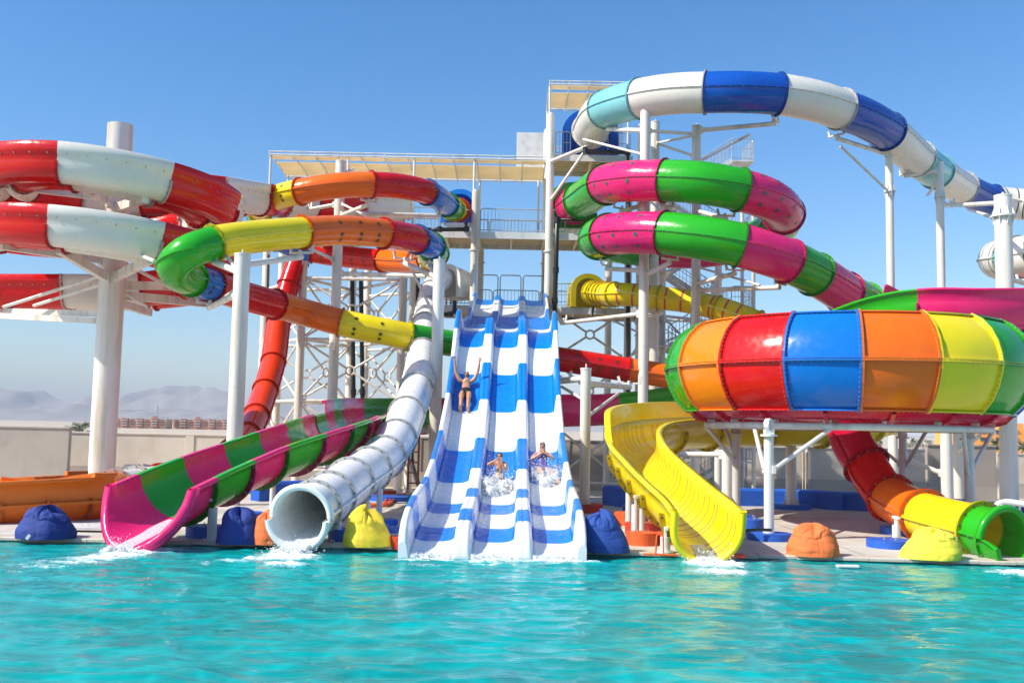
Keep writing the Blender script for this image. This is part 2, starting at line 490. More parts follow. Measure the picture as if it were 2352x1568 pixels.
YS = sorted(set([16.25 + .0 * k for k in range(1)] + [16.28, 16.33, 16.4, 16.5] + [round(16.6 + .1 * k, 3) for k in range(255)] + [b for ab in BLUE for b in ab]))
YS = [y for y in YS if y <= 42.0]
tri = thing('racing_slide', 'wide three-lane racing slide with blue and white chequered fibreglass lanes', 'water slide', (SLX(29), 29, .08))
def strip_part(name, secf, sh, parent=tri, cap=True):
    """secf(y) -> closed section [(x, z)]"""
    mb = MB(); rows = []
    for y in YS: rows.append([Vector((SLX(y) + x, y, z)) for x, z in secf(y)])
    mb.grid(rows, 0, True, closed=True, flip=True, mfun=lambda i, j: 1 if is_blue((YS[i] + YS[i + 1]) / 2, sh) else 0)
    n = len(rows[0])
    if cap:
        mb.add(rows[0], [list(range(n))], 0); mb.add(rows[-1], [list(range(n))[::-1]], 0)
    return mb.build(name, [M['lanewhite'], M['laneblue']], parent)
FW = .34
for L in (-1, 0, 1):
    def lane(y, L=L):
        z = slide_z(y); pts = []
        for k in range(13):
            q = -1 + 2 * k / 12; pts.append((L + FW * q * 1.02, z + .05 * abs(q) ** 5 + (.012 * (abs(q) ** 2))))
        return pts + [(L + FW * 1.02, z - .12), (L - FW * 1.02, z - .12)]
    strip_part('lane', lane, 0)
for dv in (-.5, .5):
    def div(y, dv=dv):
        z = slide_z(y); h = lerp_tab(HW_DIV, y); tw = .115; bw = .172
        r = .05
        return [(dv - bw, z - .1), (dv - bw, z + .03), (dv - bw + .02, z + .07), (dv - tw - .012, z + h - r), (dv - tw + .012, z + h - .012), (dv - tw + .05, z + h), (dv - .012, z + h), (dv, z + h - .012), (dv + .012, z + h),
                (dv + tw - .05, z + h), (dv + tw - .012, z + h - .012), (dv + tw + .012, z + h - r), (dv + bw - .02, z + .07), (dv + bw, z + .03), (dv + bw, z - .1)]
    strip_part('lane_divider', div, .1)
for sg in (-1, 1):
    def wall(y, sg=sg):
        z = slide_z(y); h = lerp_tab(HW_OUT, y); b = 1 + FW - .012
        return [(sg * q[0], q[1]) for q in [(b, z - .1), (b, z + .03), (b + .022, z + .08), (b + .06, z + h - .05), (b + .075, z + h - .015), (b + .1, z + h), (b + .15, z + h), (b + .178, z + h - .015), (b + .19, z + h - .05), (b + .19, z - .3), (b + .16, z - .36), (b + .1, z - .36)]][::(1 if sg > 0 else -1)]
    strip_part('side_wall', wall, .12)
# underside ribs and legs of the slide
for y in (20, 23, 26.5, 29.3, 33, 37):
    z = slide_z(y) - .42
    lg = MB(); lg.bar((SLX(y) - 1.5, y, z), (SLX(y) + 1.5, y, z), .14, .2); lg.build('cross_beam', M['steel'], tri)
    for sx in (-1.2, 1.2):
        lg = MB(); lg.cyl((SLX(y) + sx, y, zt(y)), (SLX(y) + sx, y, z), .09, 12); lg.build('leg', M['steel'], tri)

# ---- watermelon slide: pink and green raft tube, then an open trough to the pool
mel = thing('raft_slide', 'pink and green raft slide coiling at upper right and ending in an open pink trough', 'water slide', P(1545, 600, 37))
RT = .75
mel_c = [(1318, 473, 41.8, 'pink'), (1336, 460, 40.6, 'green'), (1355, 447, 39.3, None), (1391, 424, 37.4, 'pink.'), (1450, 416, 35.8), (1526, 415, 35.0, 'green'), (1610, 420, 34.4), (1698, 436, 34.5, 'pink.'), (1765, 458, 35.2),
         (1800, 492, 36.9, 'green'), (1775, 530, 39), (1700, 560, 40.8, 'pink'), (1600, 575, 41.3), (1500, 572, 40.9, 'green'), (1420, 562, 39.8), (1375, 550, 38.1, 'green'), (1398, 539, 36.4, 'pink.'), (1450, 535, 35.2), (1526, 536, 34.3, 'green'), (1610, 546, 33.6), (1699, 563, 33.4, 'pink'),
         (1755, 580, 33.6), (1811, 600, 34.0, 'green'), (1872, 630, 34.8, 'pink'), (1940, 672, 36.2, 'green'), (1985, 695, 37.2)]
fr, idx = tube_path(mel, mel_c, RT, n=40)
start_tub(mel, P(1312, 478, 42.0), .85, 'green', (-.2, -1, 0), 'start_tub')
pm = u_profile(.72, .42)
mt = [P(1985, 724, 37.2), P(2040, 748, 37.8), P(2150, 764, 38), P(2300, 768, 37.5), P(2430, 764, 35.5), P(2480, 760, 32.5), P(2440, 756, 30), P(2352, 758, 29), P(2235, 760, 28.8), P(2130, 758, 29.3), P(2000, 784, 31), P(1860, 850, 34), P(1720, 915, 36.6), P(1600, 950, 37.8), P(1510, 962, 38), P(1390, 974, 37.5), P(1290, 978, 36.5), P(1150, 981, 35.2), P(985, 988, 33), P(893, 995, 30.4), P(843, 1005, 27.4)]
mcol = ['green', 'pink', 'green', 'pink', 'green', 'pink', 'green', 'pink', 'green', 'pink', 'green', 'pink', 'green', 'pink', 'green', 'pink', 'green', 'pink', 'green', 'pink', 'green', 'pink', 'green', 'pink', 'green', 'pink', 'green', 'pink', 'green', 'pink']
low = [P(803, 1022, 24.6), P(756, 1046, 22.4), P(663, 1083, 20.6), P(550, 1128, 19.2), P(452, 1173, 18.05), P(362, 1219, 17.05)]
pts, ii = cspline(mt + low, .14); fr = frames(pts)
L = [0]
for a, b in zip(pts, pts[1:]): L.append(L[-1] + (b - a).length)
tot = L[-1]; s_low = L[ii[len(mt) - 1]]
s9 = L[ii[9]]
n0 = max(1, round(s9 / 2.75)); cuts = [s9 * k / n0 for k in range(n0)]; cl = ['pink' if (n0 - k) % 2 else 'green' for k in range(n0)]
n1 = round((s_low - s9) / 2.75); n2 = round((tot - .62 - s_low) / 1.16)
cend = lambda k: 'pink' if (n2 - k) % 2 == 0 else 'green'      # counted back from the pink mouth
if ('green' if (n1 - 1) % 2 == 0 else 'pink') == cend(0): n1 += 1
cuts += [s9 + (s_low - s9) * k / n1 for k in range(n1)]; cl += ['green' if k % 2 == 0 else 'pink' for k in range(n1)]
cuts += [s_low + (tot - .62 - s_low) * k / n2 for k in range(n2)] + [tot - .62, tot]; cl += [cend(k) for k in range(n2)] + ['pink']
si = lambda d: min(range(len(L)), key=lambda q: abs(L[q] - d))
nseg = len(cuts) - 1
for q in range(nseg):
    a, b = si(cuts[q]), si(cuts[q + 1])
    col = cl[q]
    c0, c1 = cuts[q], cuts[q + 1]
    rq = .72; pr = pm
    if c1 > s_low - 8: rq = .70; pr = u_profile(.70, .04, hl=.01, hr=.36 if c0 < s_low + 1.3 else .04)
    if c1 > s_low + 4: rq = .74; pr = u_profile(.74, .04)
    trough_seg('trough_section', fr[a:b + 1], pr, [M[col], M['bolt'], M['stripe']], mel, rq, fl=([0, -1] if q < nseg - 1 else [0]), caps=(q == 0, True))
# rolled lip at the pool end
ML_FR = fr
p, t, s, u = fr[-1]
lip = MB(); prof = [(a, b) for a, b in u_profile(.74, .04)]
def lipsec(o, k, dz=0):
    out = []
    for a, b in prof:
        rr = Vector((a, b - .7)); out.append(p + t * o + s * (rr.x * k) + u * (.7 + rr.y * k))
    return out
inn = [(a, b) for a, b in prof[:18]]
rows = []
SH = lambda b: .72 * max(0, 1 - b / .78) ** 1.2      # the floor runs out further than the rims
for (o, k) in ((-.02, 1.0), (.05, 1.0), (.10, 1.02), (.125, 1.07), (.12, 1.17), (.07, 1.24), (-.03, 1.25), (-.04, 1.055)):
    rows.append([p + t * (o + SH(b) * (1 if o > -.015 else 0)) + s * (a * k) + u * (.74 + (b - .74) * (k if b < .74 else 1 + (k - 1) * .5)) for a, b in inn])
rows[-1] = [v + t * SH(b) for v, (a, b) in zip(rows[-1], inn)]; rows[-2] = [v + t * SH(b) for v, (a, b) in zip(rows[-2], inn)]
rows.append([p - t * .02 + s * (a * 1.05) + u * (.74 + (b - .74) * (1.05 if b < .74 else 1)) for a, b in inn])
lip.grid(rows, 0, True)
lip.build('exit_lip', [M['pink']], mel)

# ---- rainbow body tube, into the bowl
rb = thing('body_tube_slide', 'rainbow coloured enclosed tube with dark stars coiling at left and running behind the racing slide', 'water slide', P(785, 600, 35))
rb_c = [(1054, 482, 41.8, 'redorange'), (1049, 482, 41.2, 'yellow'), (1040, 480, 40.2, 'green'), (1026, 470, 38.9, 'blue'), (982, 442, 36.4, 'red'), (920, 428, 35.4), (854, 424, 34.7, 'orange'), (770, 427, 34.4), (690, 440, 34.6, 'yellow*'), (630, 456, 35.6), (597, 482, 37.4, 'green'), (602, 515, 39), (640, 552, 40.4, 'blue'),
        (720, 578, 40.8, 'red*'), (800, 590, 40.4), (880, 598, 39.4, 'orange'), (950, 600, 37.8), (985, 592, 36.2, 'yellow'), (1000, 582, 35.2, 'green'), (991, 566, 33.8, 'blue'), (958, 550, 32.4, 'red'), (880, 536, 30.8, 'orange*'), (790, 529, 29.7), (694, 534, 28.4, 'yellow'), (590, 543, 27.2), (491, 558, 26.1, 'green'), (430, 580, 25.6),
        (402, 606, 25.8), (412, 632, 26.6), (440, 641, 27.4, 'blue*'), (484, 655, 28.4, 'red'), (555, 678, 30.0), (632, 699, 31.3, 'orange'), (705, 719, 32.8), (782, 740, 32.9, 'yellow*'), (860, 757, 33.1), (937, 772, 33.5, 'green'), (1020, 786, 34.2), (1110, 800, 35, 'blue'), (1200, 813, 35.9, 'red*'), (1320, 830, 36.6), (1443, 849, 36.8, 'orange'), (1560, 866, 36.6),
        (1700, 880, 36.0, 'yellow'), (1850, 886, 34.8, 'green'), (2020, 886, 32.8), (2160, 880, 30, 'blue'), (2215, 868, 27.2, 'red'), (2180, 850, 25.2)]
tube_path(rb, rb_c, .45, n=32, br=.018)
start_tub(rb, P(1056, 478, 42.0), .62, 'blue', (-.1, -1, 0))
# ---- white body tube
wt = thing('body_tube_slide', 'white enclosed tube snaking down to a wide open mouth left of the racing slide', 'water slide', P(900, 1000, 24))
wt_c = [(1012, 640, 41.8, 'tubewhite'), (1001, 648, 41.0), (992, 668, 40.2, 'tubewhite'), (984, 705, 38.9, 'tubewhite'), (976, 745, 36.8, 'tubewhite'), (971, 808, 33.2, 'tubewhite'), (956, 892, 28.9, 'tubewhite'), (934, 951, 26.0, 'tubewhite'), (911, 1007, 23.9, 'tubewhite'), (883, 1049, 22.3, 'tubewhite'), (848, 1078, 20.9, 'tubewhite'), (804, 1107, 19.5, 'tubewhite'), (757, 1142, 18.2, 'tubewhite'), (722, 1166, 17.4, 'tubewhite'), (700, 1181, 16.95)]
fr, idx = tube_path(wt, wt_c, .445, n=40, w=.06, br=.014, bolts=16)
start_tub(wt, P(1026, 650, 42.1), .62, 'white', (-.8, -1, 0))
# mouth: upper half stops short, lower half runs on to the water
WT_FR = fr
mb = MB(); f = fr[-1]; p, t, s, u = f
def arc(o, r, a0, a1, n=24): return ring((p + t * o, t, s, u), r, n, a0, a1)
for a0, a1, o in ((-.03, math.pi + .03, .16), (math.pi + .03, 2 * math.pi - .03, .36)):
    mb.grid([arc(-.01, .445, a0, a1), arc(o, .445, a0, a1), arc(o + .03, .46, a0, a1), arc(o + .035, .545, a0, a1), arc(o - .01, .56, a0, a1), arc(o - .04, .55, a0, a1), arc(o - .04, .475, a0, a1), arc(-.01, .475, a0, a1)], 0, True)
for a in (math.pi + .12, -.12):
    e = s * math.cos(a) + u * math.sin(a)
    mb.bar(p + t * .14 + e * .5, p + t * .37 + e * .5, .03, .07)
mb.build('tube_mouth', [M['tubewhite']], wt)
# ---- yellow slide: striped tube above, open trough below
yl = thing('body_slide', 'yellow slide with thin pink stripes, a tube above and an open trough below the bowl', 'water slide', P(1560, 1150, 20))
yl_c = [(1362, 672, 42.0, 'yellow'), (1376, 673, 41.3, 'yellow'), (1384, 674, 40.9, 'yellow'), (1392, 675, 40.5, 'yellow|'), (1412, 676, 39.6, 'yellow|'), (1440, 676, 39.2), (1513, 684, 38.8, 'yellow|'), (1580, 692, 38.4), (1648, 708, 37.8, 'yellow|'), (1700, 725, 37.4), (1740, 742, 37, 'yellow|'), (1860, 790, 36.2), (2010, 850, 34.6, 'yellow|'), (2100, 905, 32), (2080, 950, 29.8, 'yellow|'), (2000, 972, 28.4)]
tube_path(yl, yl_c, .46, n=32, br=.018)
start_tub(yl, P(1352, 672, 42.2), .62, 'yellow', (.3, -1, 0))
yt = [P(2000, 1008, 28.4), P(1900, 1020, 27.6), P(1800, 1022, 27), P(1700, 1024, 26.5), P(1610, 1027, 25.8), P(1535, 1035, 24.7), P(1478, 1048, 23.4), P(1454, 1072, 22.0), P(1466, 1110, 20.7), P(1505, 1158, 19.3), P(1556, 1212, 17.9), P(1600, 1255, 16.95), P(1621, 1281, 16.4)]
pts, ii = cspline(yt, .11); fr = frames(pts)
L = [0]
for a, b in zip(pts, pts[1:]): L.append(L[-1] + (b - a).length)
cuts = [0]; x = 1.9
while x < L[-1] - 5.0: cuts.append(x); x += 1.9
while x < L[-1] - .6: cuts.append(x); x += 1.0
cuts.append(L[-1])
si = lambda d: min(range(len(L)), key=lambda q: abs(L[q] - d))
py = u_profile(.50, .27)
for q in range(len(cuts) - 1):
    a, b = si(cuts[q]), si(cuts[q + 1]); last = q == len(cuts) - 2
    trough_seg('trough_section', fr[a:b + 1], py, [M['yellow'], M['bolt'], M['stripe']], yl, .50, fl=([0] if last else [0, -1]), stripes=(.235, .02, 0) if cuts[q] > L[-1] - 12.5 else None, caps=(q == 0, True))
    tn = fr[(a + b) // 2]
    if L[-1] - 11.5 < cuts[q] < L[-1] - 5.6:
        mb = MB(); rows = []
        for k, f in enumerate(fr[a:b + 1]):
            p, t, s, u = f; d = L[a + k]; x0 = L[-1] - 11.5; x1 = L[-1] - 5.0
            hh = .27 + .42 * min(1, max(0, min((d - x0) / 1.2 + .3, (x1 - d) / .8)))
            e = s; r = .50
            rows.append([p + e * r + u * (r + hh), p + e * r + u * (r + .275), p + e * (r + .07) + u * (r + .275), p + e * (r + .07) + u * (r + hh - .03), p + e * (r + .13) + u * (r + hh - .03), p + e * (r + .13) + u * (r + hh)])
        mb.grid(rows, 0, False, closed=True, flip=True)
        for k in (0, -1): mb.add(rows[k], [list(range(6))], 0)
        mb.build('raised_guard_wall', [M['yellow']], yl)
YL_FR = fr
p, t, s, u = fr[-1]; lip = MB(); inn = py[:18]; rows = []
for (o, k) in ((-.02, 1.0), (.05, 1.0), (.085, 1.03), (.10, 1.1), (.09, 1.19), (.04, 1.24), (-.03, 1.24), (-.03, 1.06)):
    rows.append([p + t * o + s * (a * k) + u * (.50 + (b - .50) * (k if b < .50 else 1 + (k - 1) * .5)) for a, b in inn])
lip.grid(rows, 0, True); lip.build('exit_lip', [M['yellow']], yl)
# ---- big blue and white tube
bw = thing('raft_tube_slide', 'huge blue, white and cyan tube arching over the top right of the park', 'water slide', P(1622, 300, 36))
bw_c = [(1356, 300, 41.8, 'white'), (1362, 286, 41.0), (1372, 268, 40.0), (1390, 252, 38.9, 'cyan'), (1470, 227, 36.9, 'white'), (1545, 216, 36.1), (1620, 213, 35.6, 'navy'), (1700, 212, 35.3), (1787, 217, 35.4, 'white'), (1862, 230, 35.8), (1930, 251, 36.5, 'navy'), (1985, 272, 37.4), (2037, 302, 38.7, 'white'), (2072, 333, 40.0), (2106, 364, 41.5, 'cyan'),
        (2150, 394, 43.4, 'white'), (2210, 432, 46.2, 'navy'), (2278, 461, 47.6, 'white#'), (2352, 470, 47.6), (2440, 480, 46, 'white#'), (2500, 500, 42.5), (2520, 530, 39, 'navy'), (2480, 560, 36.5, 'white#'), (2420, 578, 35.6), (2340, 590, 36.4, 'cyan'), (2325, 592, 36.7, 'white#'), (2298, 594, 38), (2300, 600, 40), (2360, 612, 42.5, 'white'), (2450, 630, 44)]
tube_path(bw, bw_c, .75, n=40)
start_tub(bw, P(1356, 312, 42.1), .92, 'navy', (-.1, -1, 0))
# ---- steep red tube ending in an orange trough
st = thing('body_tube_slide', 'steep scarlet tube dropping behind the coils and running out into an orange trough at left', 'water slide', P(600, 900, 38))
st_c = [(716, 520, 42.6, 'red'), (704, 560, 42.4), (684, 600, 42.2, 'red'), (664, 655, 41.8, 'red'), (652, 700, 41.4), (641, 738, 41.0, 'redorange'), (628, 830, 39.6, 'redorange'), (610, 895, 38.2, 'redorange'), (589, 955, 36.4, 'redorange'), (568, 1000, 34.6, 'redorange'), (535, 1040, 32.2, 'red'), (490, 1072, 29.8), (440, 1094, 27.4, 'white'), (390, 1106, 25.6, 'red'), (368, 1110, 25, 'white'), (312, 1120, 23.4, 'white'), (262, 1131, 22.0, 'burnt'), (226, 1141, 21.1)]
tube_path(st, st_c, .45, n=32, br=.018)
pts, ii = cspline([P(226, 1188, 21.1), P(150, 1193, 20.5), P(60, 1200, 20.0), P(-60, 1209, 19.6), P(-260, 1222, 19.4)], .2); fr = frames(pts)
m = len(fr)
for k in range(6):
    a, b = k * (m - 1) // 6, (k + 1) * (m - 1) // 6
    trough_seg('trough_section', fr[a:b + 1], u_profile(.45, .42, hl=.42 if k else .5, hr=.42 if k else .5), [M['burnt'], M['bolt'], M['stripe']], st, .45, fl=[0, -1], caps=(True, True))
mb = MB()
rows = []
for (p, t, s, u) in fr:
    rows.append([p - s * .49 + u * .42, p - s * .58 + u * .40, p - s * .58 + u * .34, p - s * .49 + u * .33])
mb.grid(rows, 0, False, flip=False); mb.build('side_rib', [M['burnt']], st)
# hood over the start of the trough
mb = MB(); rows = []
for q, f in enumerate(fr[:9]):
    p, t, s, u = f; k = max(0, 1 - q / 8)
    a1 = math.pi * .5 * (1 - k ** .6 * .98)
    rows.append([p + s * (.45 * math.cos(a)) + u * (.45 + .45 * math.sin(a) + .03) for a in [math.pi / 2 + a1 + (math.pi - a1 - math.pi / 2) * j / 12 for j in range(13)]])
mb.grid(rows, 0, True)
rows2 = []
for q, f in enumerate(fr[:9]):
    p, t, s, u = f; k = max(0, 1 - q / 8)
    rows2.append([p + s * (.46 * math.cos(a)) + u * (.48 + .46 * math.sin(a)) for a in [math.pi / 2 * (1 - k ** .5 * .97) * j / 12 for j in range(13)]])
mb.grid(rows2, 0, True)
mb.build('trough_hood', [M['burnt']], st)

# ---- red and white double-tub raft slide around the big left column
CYW = 30.2
dw = thing('raft_slide', 'red and white raft slide with a twin-barrel underside coiled round the thick left column', 'water slide', P(252, 600, CYW))
cx = P(252, 600, CYW).x
def hel(a, z, R=3.05): return Vector((cx + R * math.cos(a), CYW + R * math.sin(a), z))
hp = [P(930, 472, 41.8), P(860, 472, 41.2), P(760, 469, 40.2), P(685, 464, 39.0), P(625, 458, 37.2), P(578, 454, 35.0)]
a = .88
def hz(a): return 9.72 - .14 * (a - .62) if a < 4.7 else 9.15 - .279 * (a - 4.7)
while a < 14.9: hp.append(hel(a, hz(a))); a += .26
for k in range(1, 6): hp.append(hp[-1] + Vector((-1.1, -.06, -.03)))
pts, ii = cspline(hp, .16); fr = frames(pts)
W = .80
def tub_prof():
    o = []
    o += [(-W - .10, .42), (-W - .06, .12), (-W - .02, .08)]
    for k in range(11):
        a = math.pi + math.pi * k / 10; o.append((-W / 2 + W / 2 * math.cos(a) * 1.02, -.12 + .52 * math.sin(a)))
    for k in range(1, 11):
        a = math.pi + math.pi * k / 10; o.append((W / 2 + W / 2 * math.cos(a) * 1.02, -.12 + .52 * math.sin(a)))
    o += [(W + .02, .08), (W + .06, .12), (W + .10, .42), (W + .02, .45), (W - .04, .1), (W * .5, -.42), (0, -.15), (-W * .5, -.42), (-W + .04, .1), (-W - .02, .45)]
    return o
TP = tub_prof()
L = [0]
for p0, p1 in zip(pts, pts[1:]): L.append(L[-1] + (p1 - p0).length)
si = lambda d: min(range(len(L)), key=lambda q: abs(L[q] - d))
def ang(p): return math.atan2(p.y - CYW, p.x - cx)
d = 0; k = 0; cuts = []
# joint angles: colour changes seen on the near side (red - white - red)
off = 0
i = 0; step = 2 * math.pi * 3.05 / 8
first = None
for q in range(len(pts)):
    if q > ii[7] and abs(ang(pts[q]) - (-1.54)) < .05 and first is None: first = L[q]
x = first
while x > 1.2: x -= step
while x < L[-1]: cuts.append(x); x += step
cuts = [0] + cuts + [L[-1]]
kf = min(range(len(cuts)), key=lambda q: abs(cuts[q] - first))
TPS = (1.0,)
for q in range(len(cuts) - 1):
    a, b = si(cuts[q]), si(cuts[q + 1])
    if b - a < 2: continue
    col = 'white' if (q - kf) % 2 == 0 else 'red'
    mb = MB()
    sec = lambda f, k=1.0: [f[0] + f[2] * u0 * k + f[3] * v0 * k for u0, v0 in TP]
    mb.grid([sec(f) for f in fr[a:b + 1]], 0, True, closed=True)
    n = len(TP)
    for e in (a, b):
        p, t, s, u = fr[e]
        out = [(u0, v0) for u0, v0 in TP[:n - 10]]
        r0 = [p + s * u0 + u * v0 for u0, v0 in out]
        g = []
        for j, (u0, v0) in enumerate(out):
            cxx = -W / 2 if u0 < 0 else W / 2
            dv = Vector((u0 - cxx, v0 + .12)); dv.normalize()
            if v0 > .08: dv = Vector((1 if u0 > 0 else -1, 0))
            if abs(u0) < .06: dv = Vector((0, -.2))
            g.append((u0 + dv.x * .075, v0 + dv.y * .075))
        for o in (-.03, .03):
            mb.grid([[p + t * o + s * u0 + u * v0 for u0, v0 in out], [p + t * o + s * u0 + u * v0 for u0, v0 in g]], 0, False)
        mb.grid([[p - t * .03 + s * u0 + u * v0 for u0, v0 in g], [p + t * .03 + s * u0 + u * v0 for u0, v0 in g]], 0, False)
        for j in range(0, len(g)):
            for sg in (-1, 1):
                m0 = (Vector(out[j]) + Vector(g[j])) / 2
                mb.bolt(p + t * (.03 * sg) + s * m0.x + u * m0.y, t * sg, .022, .016)
    for sg in (-1, 1):
        for f in fr[a + 1:b:2]:
            mb.bolt(f[0] + f[2] * (sg * (W + .07)) + f[3] * .11, -f[3], .018, .03)
    mb.build('raft_channel_section', [M[col], M['bolt']], dw)

# ---- rainbow bowl
BC = P(1936, 850, 22.5); BC.z = 0
bo = thing('bowl_slide', 'giant striped bowl in rainbow colours raised on a ring of white posts', 'water slide', (BC.x, BC.y, 2.4))
up_prof = [(3.30, 4.50), (3.52, 4.38), (3.71, 4.18), (3.84, 3.94), (3.91, 3.70), (3.93, 3.55)]
lo_prof = [(3.93, 3.545), (3.91, 3.38), (3.83, 3.12), (3.70, 2.86), (3.52, 2.66), (3.44, 2.60)]
NB = 17; da = 2 * math.pi / NB; a_start = rad(-90 - 13.4)     # a joint sits 2.5 degrees right of the front
def bowl_pt(r, z, a): return Vector((BC.x + r * math.cos(a), BC.y + r * math.sin(a), z))
order = {0: 'orange', 1: 'yellow', 2: 'green', 3: 'blue', 4: 'red', 5: 'orange', 6: 'yellow', 7: 'green', 8: 'blue', 9: 'red', 10: 'orange', 11: 'yellow', 12: 'blue', 13: 'green', 14: 'lorange', 15: 'red', 16: 'blue'}
for k in range(NB):
    a0 = a_start + k * da; a1 = a0 + da; col = order[k]
    for prof, nm in ((up_prof, 'upper_panel'), (lo_prof, 'lower_panel')):
        mb = MB(); n = 12
        rows = [[bowl_pt(r, z, a0 + (a1 - a0) * j / n) for j in range(n + 1)] for r, z in prof]
        mb.grid(rows, 0, True, flip=False)
        for a, sg in ((a0, 1), (a1, -1)):          # upright joint flanges
            th = .010
            tdir = Vector((-math.sin(a), math.cos(a), 0)) * sg
            inn = [bowl_pt(r, z, a) for r, z in prof]
            cz = 3.5; outp = []
            for r, z in prof:
                dv = Vector((r - 2.9, z - cz)).normalized()
                outp.append(bowl_pt(r + dv.x * .065, z + dv.y * .065, a))
            for o in (.003, .04):
                mb.grid([[q + tdir * o for q in inn], [q + tdir * o for q in outp]], 0, False)
            mb.grid([[q + tdir * .003 for q in outp], [q + tdir * .04 for q in outp]], 0, False)
            for j in range(len(prof) * 3 - 2):
                f0 = j / 3; j0 = min(int(f0), len(prof) - 2); tt = f0 - j0
                q = inn[j0].lerp(inn[j0 + 1], tt).lerp(outp[j0].lerp(outp[j0 + 1], tt), .6)
                mb.bolt(q + tdir * .04, tdir, .014, .012)
        # level joint
        up = nm == 'upper_panel'
        zz = 3.553 if up else 3.54
        for z0 in ((zz, 4.5) if up else (zz, 2.6)):
            rr = 3.93 if abs(z0 - zz) < .01 else (3.30 if up else 3.44)
            h = .03 if z0 in (zz, 4.5) and up else -.03
            wdt = .07
            sec = [[bowl_pt(rr, z0, a0 + (a1 - a0) * j / n) for j in range(n + 1)], [bowl_pt(rr + wdt, z0, a0 + (a1 - a0) * j / n) for j in range(n + 1)], [bowl_pt(rr + wdt, z0 + h, a0 + (a1 - a0) * j / n) for j in range(n + 1)], [bowl_pt(rr, z0 + h, a0 + (a1 - a0) * j / n) for j in range(n + 1)]]
            mb.grid(sec, 0, False)
            for j in range(12):
                a = a0 + (a1 - a0) * (j + .5) / 12
                mb.bolt(bowl_pt(rr + .04, z0 + min(0, h), a), (0, 0, -1), .013, .014)
        mb.build(nm, [M[col], M['bolt']], bo)
mb = MB()
mb.lathe([(3.43, 2.598), (3.30, 2.47), (3.1, 2.41), (2.6, 2.39), (1.6, 2.36), (.9, 2.32), (.47, 2.22)], (BC.x, BC.y, 0), 64)
for k in range(NB):
    a = a_start + k * da + da / 2
    mb.grid([[bowl_pt(r, z - .005, a - .012) for r, z in [(3.42, 2.598), (3.30, 2.47), (3.1, 2.41), (2.6, 2.39), (1.6, 2.36), (.6, 2.27)]], [bowl_pt(r, z - .08, a - .012) for r, z in [(3.42, 2.598), (3.30, 2.47), (3.1, 2.41), (2.6, 2.39), (1.6, 2.36), (.6, 2.27)]], [bowl_pt(r, z - .08, a + .012) for r, z in [(3.42, 2.598), (3.30, 2.47), (3.1, 2.41), (2.6, 2.39), (1.6, 2.36), (.6, 2.27)]], [bowl_pt(r, z - .005, a + .012) for r, z in [(3.42, 2.598), (3.30, 2.47), (3.1, 2.41), (2.6, 2.39), (1.6, 2.36), (.6, 2.27)]]], 0, False)
    for j in range(8):
        mb.bolt(bowl_pt(3.08 - j * .3, 2.40 - j * .012, a + .02), (0, 0, -1), .02, .02)
mb.build('bowl_floor', [M['magenta'], M['bolt']], bo)
ex_c = [(1942, 968, 22.6, 'magenta'), (1950, 1000, 22.5), (1966, 1035, 22.35), (1990, 1068, 22.1, 'red'), (2015, 1108, 21.6), (2046, 1143, 21.0, 'orange'), (2084, 1165, 20.3), (2126, 1185, 19.4, 'yellow'), (2190, 1203, 18.5), (2254, 1219, 17.7, 'green'), (2296, 1232, 17.3)]
fr, idx = tube_path(bo, ex_c, .45, n=40, w=.085, br=.022, part='exit_tube_section')
p, t, s, u = fr[-1]; mb = MB()
mb.grid([arc(-.01, .45, 0, math.pi), arc(.10, .45, 0, math.pi), arc(.13, .46, 0, math.pi), arc(.135, .555, 0, math.pi), arc(.08, .57, 0, math.pi), arc(.03, .555, 0, math.pi), arc(.03, .485, 0, math.pi), arc(-.01, .485, 0, math.pi)], 0, True)
sc_in, sc_out, sc_e = [], [], []
for q in range(13):
    o = -.01 + .46 * q / 12; hh = math.pi / 2 * (1 - .12 * (q / 12) ** 2); a0, a1 = 1.5 * math.pi - hh, 1.5 * math.pi + hh
    sc_in.append(arc(o, .45, a0, a1)); sc_out.append(arc(o, .485, a0, a1))
mb.grid(sc_in, 0, True); mb.grid(sc_out, 0, True); le = sc_in[-1]; lo_ = [p + t * (v - p).dot(t) + (v - p - t * (v - p).dot(t)) * (.545 / .485) for v in sc_out[-1]]
mb.grid([le, [v + t * .03 for v in le], [v + t * .03 for v in lo_], [v - t * .03 for v in lo_], sc_out[-1]], 0, True)
for k in (0, -1):
    r0 = [x_[k] for x_ in sc_in]; r1 = [p + (x_[k] - p) * 1.0 for x_ in sc_out]
    lip_ = [x_[k] + (x_[k] - (p + t * (x_[k] - p).dot(t))).normalized() * .06 + t * .02 for x_ in sc_out]
    mb.grid([r0, r1, lip_, [v - t * .03 for v in lip_], r1], 0, True)
mb.build('exit_mouth', [M['green'], M['bolt']], bo)
mb = MB()
mb.pipe([bowl_pt(3.02, 2.27, 2 * math.pi * k / 56) for k in range(56)], .075, 12, closed=True)
for k in range(NB):
    a = a_start + k * da + da / 2
    mb.box(bowl_pt(3.02, 2.365, a), (.16, .16, .06), 0, Matrix.Rotation(a, 3, 'Z'))
mb.build('ring_beam', [M['steel2']], bo)
